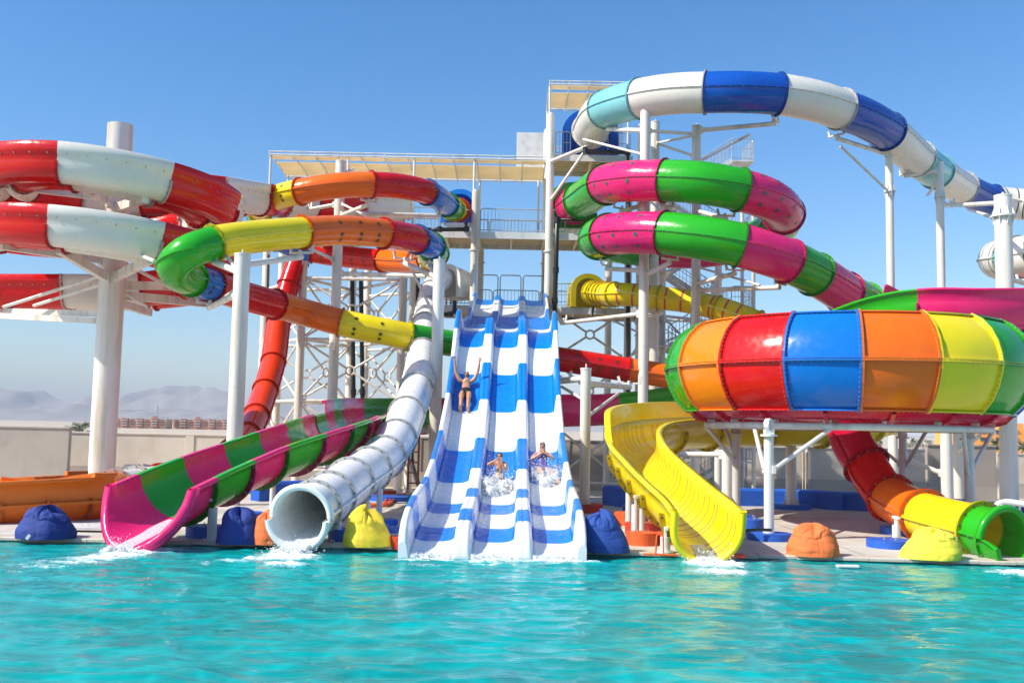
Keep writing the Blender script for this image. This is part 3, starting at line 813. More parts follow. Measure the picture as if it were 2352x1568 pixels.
# ================================================================== COLUMNS
G1 = 'steel columns carrying the slides'
column(255, 690, 30.2, .77, 287, label='thickest white steel column in the middle of the red and white coil', group=G1, cap=False, arms=[
    (468, 150, 410, 27.4, .13, 1), (478, 335, 455, 27.4, .13, 1), (455, 0, 422, 28.4, .13, 1), (645, 135, 572, 27.4, .13, 1), (640, 345, 595, 27.4, .13, 1), (600, 5, 563, 28.2, .13, 1),
    (655, 452, 658, 32.8, .13, 1), (676, 472, 696, 33, .13, 1), (721, -40, 713, 32.8, .09, 1), (738, -60, 722, 32.0, .09, 1), (690, 345, 718, 32.5, .12, 1),
    (625, 8, 705, 31.5, .055), (645, 78, 702, 31.6, .055), (590, 398, 664, 31.4, .055), (560, 355, 600, 26, .05), (655, 340, 705, 30.6, .05), (480, 380, 585, 30.5, .05)])
column(548, 800, 25, .40, 584, label='sturdy white column holding the green and yellow bend of the rainbow tube', group=G1, arms=[
    (608, 692, 590, 28.4, .085), (628, 492, 602, 26.1, .085), (672, 480, 706, 28.3, .085), (655, 505, 690, 28.2, .045), (640, 520, 585, 26.2, .045)])
column(771, 700, 36.2, .36, 371, label='tall slender white column rising through the middle of the rainbow coil', group=G1, arms=[
    (489, 1012, 496, 37.6, .085), (468, 705, 482, 36.6, .07), (497, 846, 470, 35.0, .08), (628, 978, 634, 34.5, .08), (805, 776, 770, 33.2, .08), (400, 812, 388, 36.5, .045), (465, 970, 560, 33, .045), (505, 640, 560, 38, .07), (600, 690, 560, 35, .06)])
column(1004, 800, 30.5, .36, 598, label='white column standing between the white tube and the racing slide', group=G1, arms=[
    (640, 926, 603, 32.2, .085), (636, 985, 610, 33.4, .085), (742, 945, 618, 31.8, .045), (985, 950, 990, 31, .085), (960, 975, 920, 31, .045)])
column(1344, 1000, 25, .265, 846, label='short white post on a red base just right of the racing slide', group=G1, gusset=True, footing=(.95, .2, 'redpaint'), arms=[
    (880, 1446, 889, 31, .085), (960, 1422, 902, 30, .045), (868, 1286, 876, 31, .085), (920, 1290, 888, 30, .045)])
column(1481, 400, 36.4, .37, 244, label='tall white column in front of the pink and green coil, below the cyan length', group=G1, arms=[
    (300, 1395, 297, 38.8, .085), (356, 1340, 320, 40.6, .05), (300, 1589, 307, 37, .06), (622, 1392, 617, 37.5, .085), (634, 1539, 603, 34.9, .085), (470, 1425, 486, 37.5, .08), (720, 1290, 742, 38.6, .08), (728, 1520, 718, 38.8, .08), (500, 1530, 480, 35.4, .08)])
column(1503, 600, 40.2, .36, 281, label='white column just behind the tall front column of the pink and green coil', group=G1, arms=[(460, 1560, 420, 38, .05), (330, 1590, 312, 37, .05)])
column(1599, 450, 37.4, .34, 290, label='white column on the right inside of the pink and green coil', group=G1, arms=[
    (300, 1782, 284, 35.9, .085), (375, 1722, 309, 36.2, .05), (652, 1688, 628, 34.3, .085), (484, 1668, 503, 35.3, .085), (667, 1792, 660, 34.8, .085), (612, 1745, 655, 35, .045), (360, 1510, 330, 38.5, .05)])
column(2044, 500, 39.4, .31, 349, label='white post with a bolted splice under the falling blue and white tube', group=G1, flange_at=440, arms=[(356, 1922, 318, 37.2, .085), (442, 1931, 336, 37.4, .05)])
column(2160, 520, 41.5, .33, 373, label='white post with a bolted splice beneath the pale cyan tube length', group=G1, flange_at=452, arms=[(390, 2078, 405, 41.2, .085), (412, 2130, 448, 43, .06)])
column(2309, 700, 32, .54, 450, label='thick white column at the far right edge before the orange building', group=G1, flange_at=497, arms=[(466, 2172, 473, 44, .085), (505, 2225, 482, 44.5, .06), (640, 2360, 650, 35.5, .085)])
G2 = 'posts holding up the bowl'
bowl_posts = [(1766, 1100, 19.35, .19, 'front left white post of the bowl, on a round blue base', (.84, .13, 'bluepaint')), (1691, 1080, 23.6, .19, 'slim bowl post seen just right of the yellow trough', None),
              (2074, 1040, 25.2, .19, 'rear bowl post seen behind the dark red tube', None), (2226, 1060, 20.6, .2, 'bowl post at right, rising behind the yellow tube length', None)]
for px, py, Y, d, lab, ft in bowl_posts:
    c = P(px, py, Y)
    t_ = thing('bowl_post', lab, 'post', (c.x, Y, .08), G2)
    mb = MB(); mb.cyl((c.x, Y, zt(Y)), (c.x, Y, 2.07), d / 2, 20); mb.cyl((c.x, Y, 2.05), (c.x, Y, 2.09), d * .85, 20); mb.cyl((c.x, Y, zt(Y) + .0), (c.x, Y, zt(Y) + .16), d * .62, 16)
    mb.build('post', M['steel2'], t_)
    hd = MB(); v = Vector((c.x - BC.x, Y - BC.y, 0)).normalized(); th = Vector((-v.y, v.x, 0))
    hd.box((c.x, Y, 2.14), (d * .9, d * .9, .1)); hd.cyl(Vector((c.x, Y, 2.27)) - th * .05, Vector((c.x, Y, 2.27)) + th * .05, .13, 16)
    hd.build('clamp', M['steel2'], t_)
    a = math.atan2(v.y, v.x)
    for sg in (-1, 1):
        e = Vector((BC.x + 3.02 * math.cos(a + sg * .27), BC.y + 3.02 * math.sin(a + sg * .27), 2.22))
        s = Vector((c.x, Y, 1.42)) + th * sg * d * .5
        b = MB(); b.cyl(s, e, .045, 10); b.box(s, (.06, .14, .16)); b.box(e + Vector((0, 0, .03)), (.05, .1, .14)); b.build('brace', M['steel2'], t_)
    if ft:
        f = MB(); f.cyl((c.x, Y, .04), (c.x, Y, .08 + ft[1]), ft[0] / 2, 48); f.build('footing', M[ft[2]], t_, bevel=.02)
column(1670, 1050, 30, .31, 985, label='broad white column behind the bowl posts, at the left end of the ring beam', group=G1, arms=[(1043, 1560, 1043, 31, .085), (1030, 1640, 1000, 29, .045)])
column(1817, 1080, 27.4, .29, 978, label='white column with a flared foot on a low blue disc under the bowl', group=G1, gusset=True, footing=(1.05, .12, 'bluepaint'))
column(2051, 1040, 31, .3, 985, label='broad column furthest back behind the dark red bowl tube', group=G1)
column(2174, 1050, 28.5, .32, 972, label='stout bright white column right of the bowl outlet, under the bowl rim', group=G1, arms=[(1092, 2075, 1050, 29, .07)])
column(2200, 1050, 32.5, .28, 985, label='narrow shaded column close behind the stout one at right', group=G1, arms=[(1040, 2250, 1000, 31, .06)])
column(1650, 660, 44.5, .32, 605, label='plain white column right of the stairs behind the pink and green coil', group=G1)

# ================================================================== TOWER STRUCTURES
def lattice(name, label, cols, faces, levels, d=.34, nodes=True, mat='steel', extra=None):
    """cols: key -> (px, py, Y, top_z); faces: pairs of keys braced between the levels"""
    c0 = list(cols.values())[0]; b = P(*c0[:3])
    root = thing(name, label, 'tower', (b.x, c0[2], zt(c0[2])))
    pos = {}
    for k, (px, py, Y, zt_) in cols.items():
        c = P(px, py, Y); pos[k] = Vector((c.x, Y, 0)); mb = MB()
        mb.cyl((c.x, Y, zt(Y)), (c.x, Y, zt_), d / 2, 18)
        mb.cyl((c.x, Y, zt_), (c.x, Y, zt_ + .03), d / 2 + .02, 18)
        mb.build('tower_leg', M[mat], root)
    for a, b in faces:
        br = MB()
        for z0, z1 in zip(levels, levels[1:]):
            A0, B0 = pos[a] + Vector((0, 0, z0)), pos[b] + Vector((0, 0, z0)); A1, B1 = pos[a] + Vector((0, 0, z1)), pos[b] + Vector((0, 0, z1))
            br.cyl(A0, B0, .07, 8)
            m = (A0 + B1) / 2; ins = .3
            for q in (A0, B0, A1, B1):
                q2 = q + (m - q) * (ins / (m - q).length)
                br.cyl(q2, m + (q - m).normalized() * .22, .05, 8)
                br.box(q2, (.05, .16, .2))
            nrm = (B0 - A0).normalized().cross(Vector((0, 0, 1)))
            n0 = 12; u = (B0 - A0).normalized()
            br.pipe([m + (u * math.cos(2 * math.pi * k / n0) + Vector((0, 0, 1)) * math.sin(2 * math.pi * k / n0)) * .19 for k in range(n0)], .045, 6, closed=True)
        A0, B0 = pos[a] + Vector((0, 0, levels[-1])), pos[b] + Vector((0, 0, levels[-1]))
        br.cyl(A0, B0, .07, 8)
        br.build('bracing', M[mat], root)
    return root, pos

LT, lpos = lattice('lattice_tower', 'white lattice tower of braced tubular legs behind the rainbow tubes', {
    'a': (690, 800, 42, 10.1), 'b': (922, 800, 42, 10.1), 'c': (805, 800, 45.5, 10.1), 'e': (840, 800, 47.5, 10.1), 'f': (945, 800, 46, 10.1), 'h': (604, 800, 46, 10.1)},
    [('a', 'b'), ('a', 'c'), ('c', 'b'), ('h', 'c'), ('e', 'f'), ('a', 'h')], [.2, 3.1, 5.7, 8.3], d=.35)
RTW, rpos = lattice('lattice_tower', 'white lattice tower with crossed braces right of the racing slide', {
    'a': (1268, 800, 43.8, 10.2), 'b': (1441, 800, 43.8, 13.2), 'c': (1395, 900, 47, 10.2), 'd': (1520, 800, 45.5, 13.2), 'e': (1640, 800, 47.5, 9.5)},
    [('a', 'b'), ('b', 'd'), ('c', 'e'), ('d', 'e')], [-.2, 2.4, 5.2, 7.4], d=.33)

def pipe_thing(label, pts, r, name='water_pipe'):
    o = MB(); o.pipe(pts, r, 10); 
    for p in pts[1:-1]: o.cyl(Vector(p) - Vector((0, 0, r * 1.25)), Vector(p) + Vector((0, 0, r * 1.25)), r * 1.3, 10)
    ob = o.build(name, M['blackpipe']); return tag(ob, label, 'pipe', 'black water pipes on the towers')
pipe_thing('left one of two black pipes running up the lattice tower', [P(809, 640, 44.5), P(812, 900, 44.5), P(800, 1080, 44.5)], .1)
pipe_thing('right one of two black pipes running up the lattice tower', [P(829, 640, 44.5), P(833, 900, 44.5), P(830, 1080, 44.5)], .1)
pipe_thing('thin black pipe beside the leftmost leg of the left lattice tower', [P(617, 585, 45), P(612, 780, 45), P(608, 1000, 45)], .05)
pipe_thing('black pipe between the white tube and the lattice tower', [P(960, 620, 41.4), P(958, 760, 41.4), P(945, 1060, 40), P(960, 1110, 38)], .09)
pipe_thing('black pipe dropping beside the right column of the racing slide deck', [P(1345, 505, 41), P(1280, 505, 41), P(1277, 620, 41), P(1274, 690, 41), P(1276, 790, 41)], .1)
pipe_thing('black pipe hanging below the highest deck', [P(1343, 338, 41), P(1345, 348, 41), P(1442, 350, 41), P(1443, 420, 41.2), P(1443, 900, 41.6)], .1)
pipe_thing('black looped pipe below the rainbow tube entry', [P(980, 545, 40.9), P(985, 530, 40.9), P(1010, 527, 40.9), P(1072, 527, 40.9), P(1070, 512, 40.9)], .09)
pipe_thing('short black pipe under the white tube entry', [P(1044, 690, 41), P(1044, 716, 41), P(1034, 722, 41), P(1010, 722, 41)], .09)
pipe_thing('black pipe bending under the yellow tube entry', [P(1290, 728, 41), P(1310, 733, 41), P(1360, 733, 41), P(1362, 705, 41)], .07)

def railing(mb, a, b, h=1.05, gap=.16, post=True, feet=.06):
    """barred panel with rounded top corners between two floor points"""
    a, b = Vector(a), Vector(b); u = (b - a); L = u.length; u.normalize(); z = Vector((0, 0, 1)); r = .12
    loop = [a + z * feet, a + z * (h - r), a + z * (h - r * .3) + u * r * .3, a + z * h + u * r, b + z * h - u * r, b + z * (h - r * .3) - u * r * .3, b + z * (h - r), b + z * feet]
    mb.pipe(loop, .024, 6)
    mb.cyl(a + z * .12, b + z * .12, .018, 6); mb.cyl(a + z * (h * .55), b + z * (h * .55), .015, 6)
    k = 1
    while k * gap < L - .05:
        q = a + u * k * gap; mb.cyl(q + z * .12, q + z * h, .011, 5, caps=False); k += 1

def deck_level(root, x0, x1, Y0, Y1, z, name='deck', rails=()):
    """steel framed deck seen from below: edge beams, joists, purlins and a pale floor sheet"""
    mb = MB()
    mb.box(((x0 + x1) / 2, (Y0 + Y1) / 2, z - .02), (x1 - x0, Y1 - Y0, .04))
    mb.build('deck_floor', M['deckwood'], root)
    mb = MB()
    for y in (Y0 - .04, Y1 + .04): mb.box(((x0 + x1) / 2, y, z - .12), (x1 - x0, .08, .28))
    for x in (x0 - .04, x1 + .04): mb.box((x, (Y0 + Y1) / 2, z - .12), (.08, Y1 - Y0 + .16, .28))
    mb.build('edge_beam', M['steel2'], root)
    mb = MB()
    n = max(1, int((x1 - x0) / 1.35))
    for k in range(1, n): 
        x = x0 + (x1 - x0) * k / n
        mb.box((x, (Y0 + Y1) / 2, z - .17), (.09, Y1 - Y0 - .02, .2))
    for k in range(1, 6):
        y = Y0 + (Y1 - Y0) * k / 6; mb.box(((x0 + x1) / 2, y, z - .075), (x1 - x0 - .02, .08, .065))
    mb.build('joists', M['deckwood'], root)
    for (a, b, y) in rails:
        r = MB(); n = max(1, round(abs(b - a) / 2.1)); 
        for k in range(n):
            p0 = a + (b - a) * k / n + .03; p1 = a + (b - a) * (k + 1) / n - .03
            railing(r, (p0, y, z), (p1, y, z))
        r.build('railing', M['rail'], root)

X = lambda px, py, Y: P(px, py, Y).x
PT = thing('platform_tower', 'tall white start tower with three railed decks behind the racing slide', 'tower', (X(1172, 900, 42), 41.6, -.5))
Z1, Z2, Z3 = 7.28, 10.42, 13.85
xa = X(1012, 705, 41.5); xb = X(1475, 715, 41.5)
deck_level(PT, xa, xb, 42.25, 44.8, Z1, rails=[(xa, X(1085, 700, 42.3), 42.3), (X(1270, 700, 42.3), X(1322, 700, 42.3), 42.3), (X(1395, 700, 42.3), xb, 42.3), (xa, xb, 44.7)])
xc = X(640, 520, 41.5); xd = X(1480, 530, 41.5)
deck_level(PT, xc, xd, 42.0, 44.5, Z2, rails=[(xc, X(760, 500, 42.05), 42.05), (X(800, 500, 42.05), X(1020, 500, 42.05), 42.05), (X(1102, 500, 42.05), X(1252, 500, 42.05), 42.05), (X(1262, 500, 42.05), X(1300, 500, 42.05), 42.05), (xc, xd, 44.4)])
xe = X(1270, 345, 41.5); xf = X(1452, 345, 41.5)
deck_level(PT, xe, xf, 42.0, 44.5, Z3, rails=[(X(1275, 320, 42.05), X(1312, 320, 42.05), 42.05), (X(1395, 320, 42.05), xf, 42.05), (xe, xf, 44.4)])
for (px, py, Y, top) in [(1090, 580, 41.75, 440), (1262, 480, 41.75, 264), (1103, 620, 44.9, 545), (1252, 620, 44.9, 300), (1470, 480, 44.9, 290), (650, 560, 44.9, 530)]:
    c = P(px, py, Y); mb = MB(); z1 = P(px, top, Y).z
    mb.cyl((c.x, Y, zt(Y)), (c.x, Y, z1), .165, 18); mb.cyl((c.x, Y, z1), (c.x, Y, z1 + .08), .1, 12)
    for zz in (Z1 - .9, Z2 - .85): mb.cyl((c.x, Y, zz), (c.x, Y, zz + .06), .22, 14)
    mb.build('tower_column', M['steel'], PT)
hp_ = MB()
for k in range(3):
    x0 = SLX(42.5) - 1.5 + k * 1.0; z0 = Z1
    hp_.pipe([(x0 + .05, 42.9, z0), (x0 + .05, 42.9, z0 + 1.35), (x0 + .12, 42.9, z0 + 1.45), (x0 + .88, 42.9, z0 + 1.45), (x0 + .95, 42.9, z0 + 1.35), (x0 + .95, 42.9, z0)], .028, 6)
hp_.build('start_gate', M['rail'], PT)
for px0, py0, px1, py1 in [(1264, 372, 1366, 330), (1266, 458, 1347, 342), (1266, 700, 1290, 745)]:
    bm_ = MB(); bm_.cyl(P(px0, py0, 41.6), P(px1, py1, 41.3), .09 if py0 == 372 else .06, 8); bm_.build('brace', M['steel'], PT)

def canopy(label, x0, x1, y0, y1, z0, z1, nrib, posts, zpost, group='cream shade canopies on the start tower'):
    root = thing('shade_canopy', label, 'canopy', ((x0 + x1) / 2, y0, z0 - 1.5), group)
    def zc(t): return z0 + (z1 - z0) * t + .16 * math.sin(math.pi * (t * .8 + .1)) - .05
    mb = MB(); nx = nrib * 6; ny = 12
    for t0, t1 in ((.03, .24), (.38, .93)):
        top, bot = [], []
        for i in range(nx + 1):
            x = x0 + (x1 - x0) * i / nx; sag = abs(math.sin(math.pi * i / 6)) * .07
            r = []
            for j in range(ny + 1):
                t = t0 + (t1 - t0) * j / ny
                wv = .03 * math.sin(x * 2.1 + j * .5)
                r.append(Vector((x, y0 + (y1 - y0) * t, zc(t) - sag * math.sin(math.pi * j / ny) + wv * math.sin(math.pi * j / ny))))
            top.append(r); bot.append([q - Vector((0, 0, .012)) for q in r])
        mb.grid(top, 0, True); mb.grid(bot, 0, True, flip=True)
    mb.build('fabric', M['fabric'], root)
    fr_ = MB()
    for i in range(nrib + 1):
        x = x0 + (x1 - x0) * i / nrib
        fr_.pipe([(x, y0 + (y1 - y0) * t / 10, zc(t / 10) - .06) for t in range(11)], .035, 6)
    for t in (0, 1):
        fr_.cyl((x0, y0 + (y1 - y0) * t, zc(t) + .03), (x1, y0 + (y1 - y0) * t, zc(t) + .03), .04, 8)
    fr_.cyl((x0, y0 - .02, zc(0) + .16), (x1, y0 - .02, zc(0) + .16), .03, 8)
    for i in range(0, nrib + 1): 
        x = x0 + (x1 - x0) * i / nrib; fr_.cyl((x, y0 - .02, zc(0)), (x, y0 - .02, zc(0) + .17), .02, 6)
    fr_.build('frame', M['steel2'], root)
    for (x, y) in posts:
        p = MB(); p.cyl((x, y, zpost), (x, y, zc((y - y0) / (y1 - y0)) + .03), .05, 10); p.build('canopy_post', M['steel2'], root)
x0 = X(620, 360, 42); x1 = X(1253, 375, 42)
canopy('long cream shade canopy over the middle deck', x0, x1, 41.9, 45.4, P(900, 362, 41.9).z, P(900, 424, 45.4).z + .25, 12, [(x0 + .05, 41.95), (X(800, 380, 42), 41.95), (X(952, 380, 42), 41.95), (X(1090, 380, 42), 41.95), (x0 + .05, 45.3), (X(850, 380, 45), 45.3), (X(1103, 380, 45), 45.3), (x1 - .2, 45.3)], Z2)
x0 = X(1262, 190, 42); x1 = X(1446, 200, 42)
canopy('small square cream shade canopy on the highest deck', x0, x1, 41.9, 45.0, P(1300, 190, 41.9).z - .1, P(1300, 258, 45).z + .1, 4, [(x0 + .03, 41.95), (x1 - .05, 41.95), (x0 + .03, 44.95), (x1 - .05, 44.95)], Z3)
mb = MB(); c = P(1222, 358, 45.6)
mb.box((c.x, 45.6, c.z), (1.45, .06, 2.2)); o = mb.build('wind_panel', M['panel'], None, bevel=.01); tag(o, 'plain grey rectangular panel standing behind the canopy, left of the highest deck', 'panel')

# stairs behind the coil
stc = thing('staircase', 'zigzag steel staircase with barred railings behind the pink and green coil', 'stairs', (X(1600, 800, 46), 46, -.9))
xl, xr = X(1535, 800, 46), X(1668, 800, 46)
zz = -.9; fl = 0
while zz < 13.4:
    za, zb = zz, zz + 1.72; a, b = (xl, xr) if fl % 2 == 0 else (xr, xl); y = 46 + (.6 if fl % 2 else -.6)
    mb = MB()
    for o in (-.5, .5): mb.bar((a, y + o, za), (b, y + o, zb), .05, .22)
    for k in range(10):
        f = (k + .5) / 10; mb.box((a + (b - a) * f, y, za + (zb - za) * f + .06), (.28, .98, .035))
    mb.build('stair_flight', M['steel2'], stc)
    r = MB()
    for o in (-.52, .52):
        r.cyl((a, y + o, za + 1), (b, y + o, zb + 1), .025, 6); r.cyl((a, y + o, za + .55), (b, y + o, zb + .55), .015, 6)
        for k in range(17):
            f = k / 16; r.cyl((a + (b - a) * f, y + o, za + (zb - za) * f), (a + (b - a) * f, y + o, za + (zb - za) * f + 1), .012, 5, caps=False)
    r.build('stair_railing', M['rail'], stc)
    mb = MB(); xx = b + (.5 if b > a else -.5); mb.box((xx, 46, zb - .02), (1.0, 2.3, .06)); mb.build('landing', M['steel2'], stc)
    r = MB(); ex = xx + (.5 if b > a else -.5); railing(r, (ex, 45, zb), (ex, 47, zb)); railing(r, (min(b, ex), 44.9, zb), (max(b, ex), 44.9, zb)); r.build('landing_railing', M['rail'], stc)
    zz = zb; fl += 1
mb = MB()
for x in (xl - 1, xr + 1):
    for y in (44.9, 47.1): mb.cyl((x, y, -.9), (x, y, 13.6), .09, 10)
mb.build('stair_posts', M['steel2'], stc)

# ================================================================== FOOTINGS AND SHORT POSTS
G3 = 'painted round footings on the deck'
def foot(px, py, wpx, col, lab, h=.14, group=G3):
    p = G(px, py, .08); w = wpx * p.y / FPX
    mb = MB(); mb.cyl((p.x, p.y, .03), (p.x, p.y, .08 + h), w / 2, 48)
    for k in range(4):
        a = k * math.pi / 2 + .4; mb.cyl((p.x + .14 * math.cos(a), p.y + .14 * math.sin(a), .08 + h), (p.x + .14 * math.cos(a), p.y + .14 * math.sin(a), .12 + h), .012, 6, 1)
    o = mb.build('footing', [M[col], M['bolt']], None, bevel=.02)
    return tag(o, lab, 'footing', group), p
foot(2045, 1256, 104, 'bluepaint', 'bright blue round footing in front of the bowl outlet tube')
foot(2078, 1226, 108, 'bluepaint', 'dark blue footing in shade, behind the orange outlet tube')
foot(1722, 1213, 62, 'bluepaint', 'small blue footing peeking out right of the yellow trough', .2)
foot(1720, 1200, 40, 'bluepaint', 'low blue footing behind the small one right of the yellow trough')
foot(1450, 1204, 78, 'orangepaint', 'orange round footing under the first trough post', .26)
foot(1478, 1226, 84, 'redpaint', 'dark orange-red footing between the two orange ones', .22)
foot(1474, 1250, 72, 'orangepaint', 'orange footing nearest the dark blue bean bag', .22)
foot(1535, 1248, 60, 'orangepaint', 'orange footing directly beneath the yellow trough', .2)
foot(1452, 1180, 46, 'bluepaint', 'blue footing behind the orange footings', .22)
foot(1390, 1198, 44, 'redpaint', 'red footing behind the dark blue bean bag', .12)
foot(880, 1213, 66, 'bluepaint', 'blue footing behind the yellow bean bag at left', .18)
foot(790, 1240, 72, 'bluepaint', 'dark blue footing under the white tube mouth', .2)
foot(895, 1222, 60, 'bluepaint', 'blue footing touching the yellow bean bag, left of the racing slide', .1)
foot(920, 1252, 56, 'redpaint', 'red footing against the left foot of the racing slide', .16)
foot(565, 1193, 78, 'bluepaint', 'blue footing behind the blue and orange bean bags', .16)
foot(470, 1232, 84, 'bluepaint', 'blue footing under the pink trough', .2)
foot(900, 1148, 110, 'bluepaint', 'wide low blue footing at the base of the lattice legs', .12)
foot(880, 1135, 60, 'redpaint', 'red footing with hoses beside it at the lattice legs', .12)
foot(1692, 1196, 80, 'bluepaint', 'blue footing of the slim bowl post behind the yellow trough', .14)
G4 = 'short posts propping the open troughs'
def post(px, pb, pt, w, Y, lab, mat='steel2'):
    c = P(px, pb, Y); z1 = P(px, pt, Y).z
    root = thing('trough_post', lab, 'post', (c.x, Y, .08), G4)
    mb = MB(); mb.cyl((c.x, Y, zt(Y)), (c.x, Y, z1), w / 2, 16); mb.cyl((c.x, Y, .08), (c.x, Y, .11), w * .9, 16); mb.build('post', M[mat], root)
    mb = MB(); mb.box((c.x, Y, z1 + .05), (.03, .12, .14)); mb.box((c.x, Y, z1 + .14), (.05, .3, .05)); mb.build('saddle', M[mat], root)
post(1445, 1180, 1118, .15, 20.6, 'white post left of the yellow trough on an orange footing')
post(1459, 1230, 1158, .15, 18.6, 'white post nearest the bean bag under the yellow trough')
post(1473, 1212, 1130, .14, 19.6, 'grey post between two others under the yellow trough')
post(1528, 1266, 1232, .17, 16.95, 'short thick post by the pool edge under the yellow trough lip')
post(844, 1192, 1152, .12, 19.6, 'short grey post under the middle of the white tube')
post(870, 1205, 1122, .12, 20.2, 'taller grey post under the white tube by a blue footing')
post(774, 1250, 1196, .14, 17.7, 'white post under the white tube mouth')
post(485, 1255, 1165, .16, 17.4, 'white post by the pool under the pink trough')
post(625, 1160, 1108, .12, 21.4, 'post holding the middle of the pink and green trough')
post(2059, 1245, 1205, .15, 19.0, 'short white post under the orange outlet tube')
for q, (px, Y) in enumerate([(560, 19.9), (475, 18.6)]): pass

# ================================================================== BEAN BAGS
def beanbag(px, py, wpx, hpx, col, lab, seed, lean=0, top=.5, peak=0):
    """sagging cloth bag: wide resting base, bulging sides, a slumped gathered top with folds running from the tie"""
    p = G(px, py, .085); w = wpx * p.y / FPX / 2; h = hpx * p.y / FPX
    rs = random.Random(seed); of = Vector((rs.random() * 50, rs.random() * 50, rs.random() * 50)); nv, na = 64, 128
    ph = [rs.random() * 6.28 for _ in range(6)]; rows = []
    for i in range(nv + 1):
        t = i / nv
        if t < .55:
            q = t / .55; r = 1.0 + .035 * math.sin(math.pi * min(1, q * 1.6)) + .03 * max(0, 1 - q * 5); z = q ** .95 * .62
            r *= 1 - .20 * q ** 2
        else:
            q = (t - .55) / .45; r = .80 * math.cos(q * math.pi / 2) ** .85; z = .62 + .38 * math.sin(q * math.pi / 2) ** .9 - .10 * max(0, q - .62) ** 1.2
        row = []
        for k in range(na):
            a = 2 * math.pi * k / na; n = Vector((math.cos(a), math.sin(a), z * 1.6))
            lo = 1 + .10 * noise.noise(n * 1.1 + of)
            g_ = max(0, min(1, (t - .42) / .3)) * (1 - max(0, t - .9) * 6)
            fold = abs(math.sin(a * 3 + ph[0] + 1.6 * noise.noise(n * 1.3 + of)))        # creases gathered at the top
            dz = -.085 * g_ * (1 - fold) ** 2 - .05 * g_ * abs(noise.noise(n * 3.2 + of))
            wr = noise.noise(Vector((math.cos(a) * 1.6 + z, math.sin(a) * 1.6, z * 2.2)) + of); crease = max(0, 1 - abs(wr) * 8)
            wr2 = noise.noise(Vector((math.cos(a) * 3.4, math.sin(a) * 3.4 + z, z * 3.6)) + of * 1.7); up_ = max(.4, min(1, (t - .3) / .3)); dr = -.034 * crease * up_ - .018 * max(0, 1 - abs(wr2) * 6) * up_ - .03 * g_ * (1 - fold) ** 2
            sag = -.05 * math.exp(-((t - .12) / .1) ** 2) * max(0, noise.noise(n * 2.6 + of + Vector((9, 0, 0))))
            seam = -.02 * max(0, 1 - abs(math.sin(a * 2 + ph[1])) * 14) * (t > .03)
            rr = r * lo + dr + sag + seam * 1.3 + .006 * noise.noise(n * 9 + of)
            zz = max(0, z + dz * (1 if t > .3 else 0) + peak * max(0, t - .7) * (1 + math.cos(a - ph[2])) + .30 * z * noise.noise(Vector((math.cos(a), math.sin(a), 0)) * .8 + of))
            row.append(Vector((rr * math.cos(a) * w + lean * w * z, rr * math.sin(a) * w * .85, zz * h)))
        rows.append(row)
    mb = MB(); mb.grid(rows, 0, True, closed=True); mb.add(rows[0], [list(range(na))[::-1]], 0); mb.add(rows[-1], [list(range(na))], 0, True)
    o = mb.build('bean_bag', [M[col]]); o.location = (p.x, p.y + w * 1.0, .084)
    return tag(o, lab, 'bean bag', 'bean bags along the pool edge')
def cloth(name, rgb): return plain(name, rgb, .75, 0, .10, 5, .3, 70)
M['bagblue'] = cloth('navy_bean_bag_cloth', (.010, .035, .22)); M['bagblue2'] = cloth('blue_bean_bag_cloth', (.012, .06, .30))
M['bagorange'] = cloth('orange_bean_bag_cloth', (.80, .17, .04)); M['bagyellow'] = cloth('yellow_bean_bag_cloth', (.80, .58, .03)); M['baglemon'] = cloth('lemon_bean_bag_cloth', (.82, .72, .05))
b1 = beanbag(76, 1241, 130, 72, 'bagblue', 'navy bean bag at far left in front of the orange trough', 1)
beanbag(533, 1252, 100, 78, 'bagblue', 'dark blue bean bag beside a small orange one under the pink trough', 2)
beanbag(606, 1252, 66, 76, 'bagorange', 'small orange bean bag squeezed beside the white tube mouth', 3, lean=-.1)
beanbag(836, 1258, 106, 78, 'bagyellow', 'crumpled yellow bean bag with a high peak left of the racing slide', 4, lean=-.12, peak=.22)
beanbag(1399, 1272, 108, 88, 'bagblue2', 'shiny blue bean bag tilted against the right foot of the racing slide', 5, lean=-.32, peak=.15)
beanbag(1887, 1281, 120, 66, 'bagorange', 'plump orange bean bag alone on the open deck under the bowl', 6)
beanbag(2167, 1289, 134, 66, 'baglemon', 'lemon yellow bean bag in front of the yellow outlet tube', 12, lean=.18)
mb = MB(); p = G(66, 1228, .25); mb.box((p.x, p.y - .02, .22), (.05, .006, .09), 0, Matrix.Rotation(.6, 3, 'Y'))
mb.build('cloth_tag', M['panel'], b1)
# loose things on the deck
mb = MB(); p = G(190, 1218, .1); mb.box((p.x, p.y + .3, .14), (1.25, .8, .05)); mb.pipe([(p.x - .1, p.y + .2, .165), (p.x - .1, p.y + .2, .2), (p.x + .02, p.y + .2, .2), (p.x + .02, p.y + .2, .165)], .008, 6)
o = mb.build('hatch_cover', plain('pale_hatch_sheet', (.60, .58, .56), .5), None, bevel=.012); tag(o, 'pale square hatch cover lying on the deck right of the navy bean bag', 'hatch cover')
mb = MB(); p = G(1692, 1278, .1); mb.box((p.x, p.y, .115), (.26, .16, .06)); o = mb.build('float_block', M['redpaint'], None, bevel=.01); tag(o, 'flat red block on the deck right of the yellow trough lip', 'block')
mb = MB(); p = G(1517, 1272, .1)
mb.box((p.x, p.y, .095), (.55, .12, .02)); 
mb.pipe([(p.x - .08, p.y, .1), (p.x - .06, p.y, .4), (p.x - .02, p.y, .43), (p.x + .04, p.y, .42), (p.x + .05, p.y, .1)], .014, 6)
